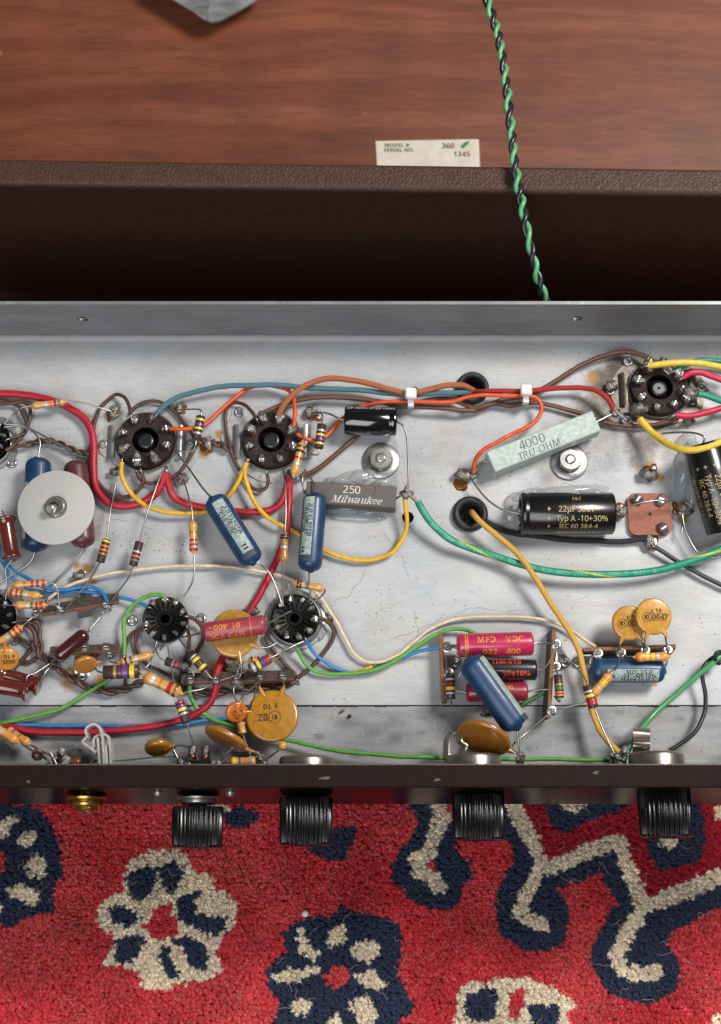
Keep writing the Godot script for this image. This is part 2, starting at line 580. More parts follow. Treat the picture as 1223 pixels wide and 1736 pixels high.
# Ceramic disc capacitor: centre, outward normal, radius in px, two legs [flat path from rim], lettering
func disc_cap(c: Array, nrm: Vector3, r_px: float, thick_mm: float, legs: Array, words: Array, read: Vector3, label: String, col := Color(0.66, 0.42, 0.14), logo := "") -> Node3D:
	var o_ := at(c[0], c[1], c[2])
	nrm = nrm.normalized()
	var r := r_px / 4.15 * 0.001
	var t := thick_mm * 0.001
	var o := thing("disc_capacitor", label, "capacitor", o_, "ceramic disc capacitors")
	var m := mat(col, 0.3, 0.0, 0.6, "wear", 34.0)
	var prof := [Vector2(0, -t * 0.5)]
	for k in 9:
		var a := -PI * 0.5 + PI * k / 8.0
		prof.append(Vector2(r - t * 0.42 + t * 0.42 * cos(a), t * 0.5 * sin(a) * 0.95))
	prof.append(Vector2(0, t * 0.5))
	part("disc", Geo.new().lathe(o_, nrm, prof, 40), m, o)
	var d := (read - nrm * read.dot(nrm)).normalized()
	var u := nrm.cross(d)
	for g in legs:
		var p := pts(g)
		var q: Vector3 = (p[0] - o_)
		q = (q - nrm * q.dot(nrm)).normalized()
		var root: Vector3 = o_ + q * (r - t * 0.8)
		var tip: Vector3 = o_ + q * (r + minf(0.0028, (p[0] - o_).length() * 0.3))
		part("coated_leg", Geo.new().tube([root, root.lerp(tip, 0.35), root.lerp(tip, 0.6), tip], [t * 0.62, t * 0.5, t * 0.36, 0.0004], 10), m, o)
		var full := [root.lerp(tip, 0.8)]
		full.append_array(p)
		part("lead", Geo.new().tube(smooth(full, 0.0009), 0.00036, 7), metal_lead, o)
	if words:
		var ink := Geo.new()
		var top := o_ + nrm * (t * 0.5 + 0.00007)
		for w in words: letter_flat(ink, w[0], w[1] * 0.001, top + d * w[2] * 0.001 + u * w[3] * 0.001, d, u, true)
		if logo:
			var lp: Array = logo_at
			var cc: Vector3 = top + d * lp[0] * 0.001 + u * lp[1] * 0.001
			ink.lathe(cc, nrm, [Vector2(lp[2] * 0.001, 0), Vector2(lp[2] * 0.001 + 0.00022, 0)], 28)
			ink.box(cc - d * 0.0006, d * 0.0004, u * 0.0008, nrm * 0.00001, 0.000001)
			letter_flat(ink, "D", 0.0026, cc + d * 0.0003, d, u, true)
			for s in [-1.0, 1.0]:
				ink.box(cc + d * (lp[3] * 0.0005 + 0.0006) + u * s * 0.0013, d * lp[3] * 0.0005, u * 0.00009, nrm * 0.00001, 0.000001)
		part("lettering", ink, mat(rgb(52, 40, 30), 0.8), o)
	return o

var logo_at := [-2.6, 0.0, 1.7, 7.0]

# Brown glazed tubular capacitor with flared ends
func flared(a: Array, b: Array, r_px: float, lead_a: Array, lead_b: Array, label: String) -> Node3D:
	var pa := at(a[0], a[1], a[2])
	var pb := at(b[0], b[1], b[2])
	var d := (pb - pa).normalized()
	var l := (pb - pa).length()
	var r := r_px / 4.15 * 0.001
	var o := thing("glazed_capacitor", label, "capacitor", (pa + pb) * 0.5, "brown glazed capacitors with flared ends")
	var prof := [Vector2(0, 0.0006)]
	for q in [[0.75, 0.0], [1.15, 0.004], [1.3, 0.02], [1.32, 0.05], [1.2, 0.085], [1.02, 0.12], [0.98, 0.2], [0.96, 0.5], [0.98, 0.8], [1.02, 0.88], [1.2, 0.915], [1.32, 0.95], [1.3, 0.98], [1.15, 0.996], [0.75, 1.0]]:
		prof.append(Vector2(q[0] * r, q[1] * l))
	prof.append(Vector2(0, l - 0.0006))
	part("body", Geo.new().lathe(pa, d, prof, 24), mat(rgb(92, 34, 24), 0.22, 0.0, 0.8, "soft", 50.0), o)
	if lead_a: lead(o, pa, lead_a)
	if lead_b: lead(o, pb, lead_b)
	return o

# ---------------------------------------------------------------- sockets
func ring_of(c: Vector3, r: float, k: float) -> Vector3:
	return c + Vector3(cos(k), 0, sin(k)) * r

func eyelet(parent: Node3D, c: Vector3, r_mm: float, called := "rivet", m: Material = null) -> void:
	var r := r_mm * 0.001
	part(called, Geo.new().lathe(c, Vector3.UP, [Vector2(r * 1.15, 0), Vector2(r * 1.1, 0.0004), Vector2(r * 0.9, 0.0008), Vector2(r * 0.66, 0.0008), Vector2(r * 0.5, 0.0004), Vector2(r * 0.42, -0.0004), Vector2(0, -0.0006)], 18), m if m else metal_bright, parent)

func pin_tab(parent: Node3D, base: Vector3, dir: Vector3, sd: int, size := 1.0) -> void:
	var jit := sin(sd * 12.9898) * 0.6
	dir = Basis(Vector3.UP, jit) * dir
	size *= 0.92 + 0.2 * sin(sd * 7.13)
	var side := dir.cross(Vector3.UP)
	var p := [base - dir * 0.0012 * size, base - dir * 0.0012 * size + Vector3.UP * 0.0012, base - dir * 0.0004 + Vector3.UP * 0.0022 * size, base + dir * 0.0007 * size + Vector3.UP * 0.0025 * size, base + dir * 0.0018 * size + Vector3.UP * 0.0018]
	part("pin_tab", Geo.new().strip(smooth(p, 0.0008), side, 0.00095 * size, 0.00016), metal_bright, parent)
	var pt: MeshInstance3D = parent.get_child(parent.get_child_count() - 1)
	part("solder", Geo.new().blob(base + Vector3.UP * 0.0019 * size + dir * 0.0003, Vector3(1.5, 0.7, 0.95) * 0.001 * size, 0.42, sd, Basis(side.cross(Vector3.UP), Vector3.UP, side).orthonormalized(), 14, 9), metal_solder, pt)
	part("folded_tip", Geo.new().strip([base + side * 0.0009 * size, base + side * 0.0013 * size + Vector3.UP * 0.0016 * size + dir * 0.0005, base + side * 0.0004 * size + Vector3.UP * 0.0027 * size + dir * 0.001], dir, 0.0007 * size, 0.00014), metal_bright, pt)
	if sd % 2 == 0: part("flux", Geo.new().blob(base + Vector3.UP * 0.0006 - dir * 0.0012, Vector3(0.9, 0.5, 0.8) * 0.001 * size, 0.3, sd), mat(rgb(120, 78, 30), 0.2, 0.0, 0.5, "stain", 90.0), pt)

func octal(x: float, y: float, first: float, ears: float, plate_poly: Array, label: String, pinhole := false, sooty := false) -> Node3D:
	var c := at(x, y, 0)
	var o := thing("octal_socket", label, "tube socket", c, "octal tube sockets")
	var poly := []
	for q in plate_poly:
		var w := at(q[0], q[1], 0.8) - c
		poly.append(Vector2(w.x, w.z))
	part("mounting_plate", Geo.new().plate(poly, c + Vector3.UP * 0.0008, Vector3.RIGHT, Vector3.BACK, 0.0007), mat(rgb(120, 112, 102), 0.42, 0.7, 0.0, "stain", 40.0) if sooty else mat(rgb(196, 196, 195), 0.42, 0.45, 0.0, "wear", 30.0), o)
	for s in [-1.0, 1.0]:
		var e: float = s * 0.0150
		part("raised_fold", Geo.new().strip(smooth([c + Vector3(e - s * 0.0015, 0.003, 0), c + Vector3(e, 0.003, 0), c + Vector3(e + s * 0.0009, 0.0021, 0), c + Vector3(e + s * 0.0016, 0.001, 0)], 0.0005), Vector3.BACK, 0.0074, 0.0003), metal_dull if not sooty else mat(rgb(112, 100, 88), 0.45, 0.6, 0.0, "stain", 50.0), o)
		eyelet(o, c + Vector3(s * ears * 0.001, 0.0009, 0.0005), 1.75, "rivet", metal_dull)
	part("shell_ring", Geo.new().lathe(c, Vector3.UP, [Vector2(0.0134, 0.0006), Vector2(0.0134, 0.0026), Vector2(0.0131, 0.003), Vector2(0.0127, 0.0028), Vector2(0.0124, 0.001)], 40), metal_dull, o)
	part("bakelite_body", Geo.new().lathe(c, Vector3.UP, [Vector2(0.0123, 0.001), Vector2(0.0123, 0.0048), Vector2(0.0119, 0.0054), Vector2(0.0062, 0.0054), Vector2(0.0058, 0.0053), Vector2(0.0056, 0.005), Vector2(0.0056, 0.003)], 44), mat(rgb(96, 66, 62), 0.4, 0.0, 0.0, "glit", 55.0, "speckb", 0.05, 0.4), o)
	part("socket_well", Geo.new().lathe(c, Vector3.UP, [Vector2(0.00565, 0.005), Vector2(0.0054, 0.003), Vector2(0.0054, 0.0012), Vector2(0.0, 0.0012)], 36), mat(rgb(7, 6, 7), 0.8, 0.0, 0.0, "soft", 30.0, "", 0.0, 0.2), o)
	part("key_post", Geo.new().lathe(c, Vector3.UP, [Vector2(0.0036, 0.001), Vector2(0.0036, 0.0035), Vector2(0.0031, 0.0041), Vector2(0.0026, 0.0042), Vector2(0.0024, 0.0037), Vector2(0, 0.0037)], 28), mat(rgb(30, 31, 34), 0.35, 0.0, 0.4), o)
	var key: MeshInstance3D = o.get_child(o.get_child_count() - 1)
	if pinhole: part("pinhole", Geo.new().lathe(c, Vector3.UP, [Vector2(0.0006, 0.0038), Vector2(0, 0.0038)], 12), mat(rgb(6, 6, 6), 0.9), key)
	for k in 8:
		var a := deg_to_rad(first + 45.0 * k)
		pin_tab(o, ring_of(c, 0.0094, a) + Vector3.UP * 0.0052, Vector3(cos(a), 0, sin(a)), k + int(x), 1.5)
		if k % 3 != 1: continue
		var g := a + 0.39                     # the slots moulded between the pins
		part("moulded_slot", Geo.new().box(ring_of(c, 0.0088, g) + Vector3.UP * 0.0055, Vector3(cos(g), 0, sin(g)) * 0.0014, Vector3.UP * 0.00013, Vector3(-sin(g), 0, cos(g)) * 0.0003, 0.00005), mat(rgb(20, 12, 11), 0.7), o)
	return o

func noval(x: float, y: float, first: float, ears: Array, ring: bool, label: String) -> Node3D:
	var c := at(x, y, 0)
	var o := thing("noval_socket", label, "tube socket", c, "nine-pin tube sockets")
	if ring:
		part("shell_ring", Geo.new().lathe(c, Vector3.UP, [Vector2(0.0128, 0.0004), Vector2(0.0126, 0.0012), Vector2(0.0115, 0.0014), Vector2(0.0108, 0.003), Vector2(0.0103, 0.0032), Vector2(0.01, 0.0028), Vector2(0.0098, 0.0008)], 40), metal_dull, o)
		for k in 5:
			var a := 0.5 + k * 1.27
			part("shell_lug", Geo.new().box(ring_of(c, 0.0124, a) + Vector3.UP * 0.0012, Vector3(cos(a), 0, sin(a)) * 0.0014, Vector3.UP * 0.0005, Vector3(-sin(a), 0, cos(a)) * 0.0022, 0.0004), metal_dull, o)
	for e in ears: eyelet(o, at(e[0], e[1], 0.3), 2.0)
	var blk := mat(rgb(13, 13, 14), 0.4, 0.0, 0.0, "glit", 60.0, "", 0.0, 0.36)
	part("bakelite_body", Geo.new().lathe(c, Vector3.UP, [Vector2(0.0093, 0.0004), Vector2(0.0093, 0.0052), Vector2(0.0088, 0.0058), Vector2(0.0036, 0.0046), Vector2(0.0032, 0.0052), Vector2(0.0019, 0.0052), Vector2(0.0017, 0.0048), Vector2(0.0017, -0.003), Vector2(0, -0.003)], 44), blk, o)
	for k in 18:
		var a := TAU * k / 18.0
		part("moulded_rib", Geo.new().box(ring_of(c, 0.0061, a) + Vector3.UP * 0.0052, Vector3(cos(a), 0, sin(a)) * 0.0022, Vector3.UP * 0.00045, Vector3(-sin(a), 0, cos(a)) * 0.0004, 0.0002), blk, o)
	for k in 9:
		var a := deg_to_rad(first + 36.0 * k)
		pin_tab(o, ring_of(c, 0.0078, a) + Vector3.UP * 0.0056, Vector3(cos(a), 0, sin(a)), k + int(x), 0.85)
	return o

# ---------------------------------------------------------------- strips, lugs, bolts, glue
# A fibre board that carries solder lugs; tilt turns its face upwards.
func tag_strip(a: Array, b: Array, width_mm: float, tilt: Vector3, lugs: Array, foot: Array, label: String, lug_side := 1.0) -> Node3D:
	var pa := at(a[0], a[1], a[2])
	var pb := at(b[0], b[1], b[2])
	var d := (pb - pa).normalized()
	var up := (tilt - d * tilt.dot(d)).normalized()
	var face := d.cross(up)
	var o := thing("terminal_strip", label, "terminal strip", (pa + pb) * 0.5, "brown fibre terminal strips")
	part("fibre_board", Geo.new().box((pa + pb) * 0.5 - up * width_mm * 0.0005, (pb - pa) * 0.5, up * width_mm * 0.0005, face * 0.0008, 0.00012), mat(rgb(150, 98, 58), 0.75, 0.0, 0.0, "grain", 60.0, "grainb", 0.01), o)
	part("board_face", Geo.new().box((pa + pb) * 0.5 - up * width_mm * 0.0005 + face * lug_side * 0.0008, (pb - pa) * 0.499, up * width_mm * 0.00046, face * 0.00006, 0.00002), mat(rgb(88, 74, 66), 0.6, 0.0, 0.1, "stain", 40.0), o)
	var sd := int(a[0])
	for q in lugs:
		var c := at(q[0], q[1], q[2])
		sd += 1
		part("eyelet_lug", Geo.new().lathe(c, up if absf(up.y) > 0.3 else Vector3.UP, [Vector2(0.0021, -0.0002), Vector2(0.0022, 0.0001), Vector2(0.0018, 0.0004), Vector2(0.0011, 0.0003), Vector2(0.0009, -0.0002)], 16), metal_bright, o)
		var lug: MeshInstance3D = o.get_child(o.get_child_count() - 1)
		lug.scale = Vector3.ONE
		part("tongue", Geo.new().strip([c + face * lug_side * 0.0004 - up * 0.003, c + face * lug_side * 0.0008 - up * 0.001, c + face * lug_side * 0.0006 + up * 0.0004], d, 0.0013, 0.0002), metal_bright, lug)
		solder(lug, c + Vector3.UP * 0.0003, 1.35, sd, 0.55)
	for q in foot:
		var c := at(q[0], q[1], 0.3)
		var e := at(q[2], q[3], q[4])
		part("mounting_foot", Geo.new().strip(smooth([c, c.lerp(e, 0.75) + Vector3.UP * 0.0002, e + Vector3.UP * 0.0003, e + up * 0.004], 0.0012), d, 0.003, 0.0003), metal_bright, o)
		eyelet(o, c + Vector3.UP * 0.0003, 2.0)
	return o

# A solder lug bent up from the chassis, with its solder and the flux run out round it.
func lug(x: float, y: float, sd: int, size: float, flux: bool, label: String, up_mm := 4.0) -> Node3D:
	var c := at(x, y, up_mm * 0.4)
	var o := thing("solder_lug", label, "solder lug", Vector3(c.x, FLOOR, c.z), "solder lugs on the chassis")
	var a := sd * 1.1
	var d := Vector3(cos(a), 0, sin(a))
	var s := size * 0.001
	var base := Vector3(c.x, FLOOR, c.z)
	for k in 2:
		var sg := 1.0 if k == 0 else -1.0
		part("tab", Geo.new().strip(smooth([base + d * s * 0.4 * sg, base + d * s * 0.5 * sg + Vector3.UP * up_mm * 0.0006, base + d * s * 1.0 * sg + Vector3.UP * up_mm * 0.001], 0.0008), Vector3(-d.z, 0, d.x), s * 0.55, 0.0002), metal_bright, o)
	part("solder", Geo.new().blob(base + Vector3.UP * up_mm * 0.0006, Vector3(s * 1.15, up_mm * 0.0005, s * 0.9), 0.35, sd, Basis(Vector3.UP, a), 14, 10), metal_solder, o)
	part("solder", Geo.new().blob(base + Vector3.UP * up_mm * 0.0007 + d * s * 0.9, Vector3(s * 0.7, up_mm * 0.0003, s * 0.55), 0.35, sd + 3, Basis(Vector3.UP, a)), metal_solder, o)
	if flux:
		part("flux", Geo.new().blob(base + Vector3(-d.z, 0, d.x) * s * 0.8 + Vector3.UP * 0.0002, Vector3(s * 1.2, 0.0004, s * 0.9), 0.4, sd + 5, Basis(Vector3.UP, a + 0.7), 24, 8), mat(rgb(150, 84, 16), 0.15, 0.0, 0.6, "stain", 90.0), o)
		part("flux", Geo.new().blob(base + Vector3.UP * up_mm * 0.0009 + d * s * 0.3, Vector3(s * 0.45, 0.0006, s * 0.4), 0.3, sd + 2), mat(rgb(150, 84, 16), 0.15, 0.0, 0.6, "stain", 90.0), o)
	return o

func hex_bolt(x: float, y: float, wr: float, nr: float, h0: float, label: String) -> Node3D:
	var c := at(x, y, h0)
	var o := thing("hex_bolt", label, "bolt", c, "bolts with round washers")
	part("washer", Geo.new().lathe(c, Vector3.UP, [Vector2(wr * 0.55, 0.0003), Vector2(wr * 0.56, 0.0012), Vector2(wr * 0.96, 0.0012), Vector2(wr, 0.0009), Vector2(wr, 0.0)], 44), mat(rgb(186, 186, 186), 0.32, 0.85, 0.0, "wear", 40.0), o)
	part("lock_washer", Geo.new().lathe(c, Vector3.UP, [Vector2(nr * 0.6, 0.0012), Vector2(nr * 0.6, 0.002), Vector2(nr * 1.06, 0.002), Vector2(nr * 1.1, 0.0013)], 30), mat(rgb(96, 90, 84), 0.5, 0.7), o)
	part("nut", Geo.new().lathe(c, Vector3.UP, [Vector2(nr * 1.1, 0.002), Vector2(nr * 1.1, 0.0036), Vector2(nr * 1.0, 0.0046), Vector2(nr * 0.5, 0.0046)], 6), metal_nut, o)
	part("chamfer", Geo.new().lathe(c, Vector3.UP, [Vector2(nr * 0.99, 0.0044), Vector2(nr * 0.94, 0.00475), Vector2(nr * 0.52, 0.0048), Vector2(nr * 0.48, 0.0044)], 36), metal_nut, o)
	part("bolt_end", Geo.new().lathe(c, Vector3.UP, [Vector2(nr * 0.47, 0.003), Vector2(nr * 0.47, 0.0052), Vector2(nr * 0.4, 0.0056), Vector2(nr * 0.33, 0.0057), Vector2(nr * 0.3, 0.0054), Vector2(0, 0.0054)], 28), metal_nut, o)
	return o

func grommet(x: float, y: float, R: float, r: float, label: String) -> Node3D:
	var c := at(x, y, 0.2)
	var o := thing("rubber_grommet", label, "grommet", c, "black rubber grommets")
	var w := (R - r) * 0.5
	var prof := [Vector2(R, -0.0003)]
	for k in 11:
		var a := PI * k / 10.0
		prof.append(Vector2(r + w + w * cos(a), 0.001 + 0.0022 * sin(a)))
	prof.append(Vector2(r, -0.004))
	part("rubber_ring", Geo.new().lathe(c, Vector3.UP, prof, 44), mat(rgb(34, 34, 36), 0.6, 0.0, 0.1, "wear", 40.0), o)
	return o

func glue(flat: Array, label: String, clear := true) -> Node3D:
	# flat: x, y, rx px, ry px, height mm, turn deg  -  overlapping lumps of one cured bead
	var o := thing("silicone_glue", label, "glue", at(flat[0], flat[1], 0), "clear silicone glue")
	var g := Geo.new()
	for k in range(0, flat.size(), 6):
		g.blob(at(flat[k], flat[k + 1], 0.1), Vector3(flat[k + 2] / 4100.0, flat[k + 4] * 0.001, flat[k + 3] / 4100.0), 0.22, k + 3, Basis(Vector3.UP, deg_to_rad(-flat[k + 5])), 28, 14)
	part("bead", g, glass_glue, o)
	return o
# ---------------------------------------------------------------- computed textures
func make_textures() -> void:
	tex.soft = grey_noise(1, 0.02, 0.9, 1.0)
	tex.wear = grey_noise(2, 0.035, 0.8, 1.0, 5)
	tex.speck = grey_noise(3, 0.16, 0.62, 1.0, 3)
	tex.stain = grey_noise(4, 0.03, 0.62, 1.0, 5)
	tex.speckb = grey_noise(5, 0.12, 0.0, 1.0, 3)
	var g := Image.create(128, 128, false, Image.FORMAT_RGB8)
	var fibre := noise(FastNoiseLite.TYPE_SIMPLEX, 0.05, 9, 3)
	for y in 128:
		for x in 128:
			var q := 0.8 + 0.2 * fibre.get_noise_2d(x * 0.35, y * 3.0)
			g.set_pixel(x, y, Color(q, q, q))
	tex.grain = ImageTexture.create_from_image(g)
	tex.grainb = tex.grain
	var w := Image.create(64, 64, false, Image.FORMAT_RGB8)
	for y in 64:
		for x in 64:
			var a := (x + y) / 16.0
			var b := (x - y + 64) / 16.0
			var over := (int(floor(a)) + int(floor(b))) % 2 == 0
			var q := 0.56 + 0.44 * pow(sin(PI * fposmod(a if over else b, 1.0)), 0.6)
			w.set_pixel(x, y, Color(q, q, q))
	tex.weave = ImageTexture.create_from_image(w)
	var gl := Image.create(256, 256, false, Image.FORMAT_RGB8)
	for y in 256:
		for x in 256:
			var q := 0.42 + rng.randf() * 0.1
			if rng.randf() < 0.05: q = 0.75 + rng.randf() * 0.25
			gl.set_pixel(x, y, Color(q, q, q))
	tex.glit = ImageTexture.create_from_image(gl)
	var leather := noise(FastNoiseLite.TYPE_SIMPLEX, 0.03, 21, 3)
	leather.fractal_type = FastNoiseLite.FRACTAL_RIDGED
	leather.domain_warp_enabled = true
	leather.domain_warp_amplitude = 24.0
	leather.domain_warp_frequency = 0.02
	var im := leather.get_seamless_image(512, 512)
	im.convert(Image.FORMAT_RGB8)
	tex.leather = ImageTexture.create_from_image(im)

func stamp(im: Image, x: float, y: float, r: float, c: Color, a: float, rough_edge: FastNoiseLite) -> void:
	for j in range(maxi(0, int(y - r)), mini(im.get_height(), int(y + r) + 1)):
		for i in range(maxi(0, int(x - r)), mini(im.get_width(), int(x + r) + 1)):
			var d := Vector2(i - x, j - y).length() / r + 0.4 * rough_edge.get_noise_2d(i * 0.7, j * 0.7) + 0.12 * rough_edge.get_noise_2d(i * 3.0, j * 3.0)
			if d < 1.0:
				im.set_pixel(i, j, im.get_pixel(i, j).lerp(c, a * clampf((1.0 - d) * (1.5 if r < 14.0 else 1.05), 0.0, 1.0)))

func scratch(im: Image, p: Array, c: Color, a: float) -> void:
	for k in p.size() - 1:
		var n := int((p[k + 1] - p[k]).length() * 1.5) + 1
		for i in n:
			var q: Vector2 = p[k].lerp(p[k + 1], float(i) / n) + Vector2(sin(i * 0.21), cos(i * 0.17)) * 0.7
			if q.x >= 0 and q.y >= 0 and q.x < im.get_width() and q.y < im.get_height():
				im.set_pixelv(Vector2i(q), im.get_pixelv(Vector2i(q)).lerp(c, a * (0.5 + 0.5 * sin(i * 0.05 + k))))

# Bare zinc-plated steel: cloudy, brushed along its length, pitted; patina from -1 (bright) to 1 (dull)
func steel(w: int, h: int, sd: int, base: Color, dull: Color, amount: float, pits: int) -> Image:
	var im := Image.create(w, h, false, Image.FORMAT_RGB8)
	var big := noise(FastNoiseLite.TYPE_SIMPLEX_SMOOTH, 0.006, sd, 4)
	var mid := noise(FastNoiseLite.TYPE_SIMPLEX_SMOOTH, 0.035, sd + 1, 4)
	var fine := noise(FastNoiseLite.TYPE_SIMPLEX, 0.4, sd + 2, 2)
	var hue := noise(FastNoiseLite.TYPE_SIMPLEX_SMOOTH, 0.01, sd + 4, 3)
	for y in h:
		for x in w:
			var b := big.get_noise_2d(x, y * 1.6)
			var k := clampf(amount * 0.5 + 0.5 * b + 0.24 * mid.get_noise_2d(x * 0.4, y * 1.5), 0.0, 1.0)
			var c := base.lerp(dull, k)
			var q := 1.0 + 0.04 * fine.get_noise_2d(x * 0.08, y * 1.6) + 0.035 * fine.get_noise_2d(x * 1.9, y * 1.9)
			var u := hue.get_noise_2d(x, y) * 0.03
			im.set_pixel(x, y, Color(c.r * q * (1.0 - u), c.g * q, c.b * q * (1.0 + u)))
	for k in pits:
		var p := Vector2i(rng.randi_range(0, w - 2), rng.randi_range(0, h - 2))
		var s := rng.randf()
		var dark := Color(0.22, 0.19, 0.17)
		im.set_pixelv(p, im.get_pixelv(p).lerp(dark, 0.25 + 0.5 * s))
		if s > 0.8:
			im.set_pixelv(p + Vector2i(1, 0), im.get_pixelv(p + Vector2i(1, 0)).lerp(dark, 0.5))
			if s > 0.93: im.set_pixelv(p + Vector2i(0, 1), im.get_pixelv(p + Vector2i(0, 1)).lerp(dark, 0.5))
	return im

func plain(im: Image, rough: float, metal: float) -> StandardMaterial3D:
	var m := StandardMaterial3D.new()
	m.albedo_texture = ImageTexture.create_from_image(im)
	m.roughness = rough
	m.metallic = metal
	m.roughness_texture = tex.wear
	m.texture_repeat = false
	return m

# A closed box whose top carries the picture once.
func slab(x0: float, x1: float, z0: float, z1: float, top: float, thick: float) -> ArrayMesh:
	var g := Geo.new()
	var c := [Vector3(x0, top, z0), Vector3(x1, top, z0), Vector3(x1, top, z1), Vector3(x0, top, z1)]
	for lower in 2:
		var s := g.v.size()
		for k in 4:
			g.vert(c[k] - Vector3.UP * thick * lower, Vector3.UP if lower == 0 else Vector3.DOWN, [Vector2(0, 0), Vector2(1, 0), Vector2(1, 1), Vector2(0, 1)][k])
		g.tri(s, s + 1, s + 2); g.tri(s, s + 2, s + 3)
	for k in 4:
		var a: Vector3 = c[k]; var b: Vector3 = c[(k + 1) % 4]
		var s := g.v.size()
		var out: Vector3 = (a + b) * 0.5 - (c[0] + c[2]) * 0.5
		for q in [a, b, b - Vector3.UP * thick, a - Vector3.UP * thick]: g.vert(q, out.normalized(), Vector2(0.01, 0.01))
		g.tri(s, s + 1, s + 2); g.tri(s, s + 2, s + 3)
	return g.mesh(Vector3.ZERO)

var metal_lead: Material
var metal_solder: Material
var metal_bright: Material
var metal_dull: Material
var metal_nut: Material
var glass_glue: Material
var rim_h := 34.0

func _ready() -> void:
	rng.seed = 7
	# camera
	turn = Basis(Vector3.RIGHT, Vector3(0, sin(deg_to_rad(TILT)), -cos(deg_to_rad(TILT))), Vector3(0, cos(deg_to_rad(TILT)), sin(deg_to_rad(TILT))))
	eye = Vector3(0, FLOOR, 0) + turn.z * DIST
	var cam := Camera3D.new()
	cam.name = "camera"
	var lens := CameraAttributesPhysical.new()
	lens.frustum_focal_length = 12.0 / tan(deg_to_rad(FOV * 0.5))
	lens.frustum_focus_distance = DIST - 0.012
	lens.exposure_aperture = 8.0
	lens.frustum_near = 0.01
	lens.frustum_far = 20.0
	cam.attributes = lens
	cam.fov = FOV
	cam.near = 0.01
	cam.far = 20.0
	cam.transform = Transform3D(turn, eye)
	add_child(cam)
	# the studio: a large soft lamp high up on the right, a weak one on the left, dim grey surroundings
	var env := Environment.new()
	env.background_mode = Environment.BG_COLOR
	env.background_color = Color(0.24, 0.24, 0.245)
	env.tonemap_mode = Environment.TONE_MAPPER_LINEAR
	env.tonemap_exposure = 1.4
	env.sdfgi_enabled = true
	env.ssao_enabled = true
	env.ssil_enabled = true
	var world := WorldEnvironment.new()
	world.name = "surroundings"
	world.environment = env
	add_child(world)
	for q in [["key_softbox", Vector3(0.58, 1.0, -0.34), 0.32, 1.15, Color(1.0, 0.985, 0.96)], ["fill_softbox", Vector3(-0.25, 1.08, 0.66), 0.8, 0.74, Color(0.98, 0.99, 1.0)]]:
		var l := AreaLight3D.new()
		l.name = q[0]
		l.area_size = Vector2(q[2], q[2])
		l.light_energy = q[3]
		l.light_color = q[4]
		l.shadow_enabled = true
		l.area_range = 6.0
		add_child(l)
		l.look_at_from_position(q[1], Vector3(0, FLOOR, 0.02), Vector3.UP)
	make_textures()
	metal_lead = mat(rgb(176, 172, 166), 0.3, 0.9, 0.0, "wear", 120.0)
	metal_solder = mat(rgb(186, 182, 176), 0.3, 0.9, 0.0, "stain", 160.0, "speckb", 0.02)
	metal_bright = mat(rgb(190, 188, 184), 0.28, 0.9, 0.0, "wear", 90.0)
	metal_dull = mat(rgb(170, 170, 170), 0.42, 0.75, 0.0, "wear", 60.0)
	metal_nut = mat(rgb(205, 203, 198), 0.3, 0.85, 0.0, "wear", 60.0)
	var gl := StandardMaterial3D.new()
	gl.albedo_color = Color(0.72, 0.75, 0.77, 0.22)
	gl.transparency = BaseMaterial3D.TRANSPARENCY_ALPHA
	gl.roughness = 0.08
	glass_glue = gl
	build_rug()
	build_cabinet()
	build_chassis()
	build_sockets()
	build_strips()
	build_hardware()
	build_blocks()
	build_wires()
	build_resistors()
	build_caps()
	build_front()

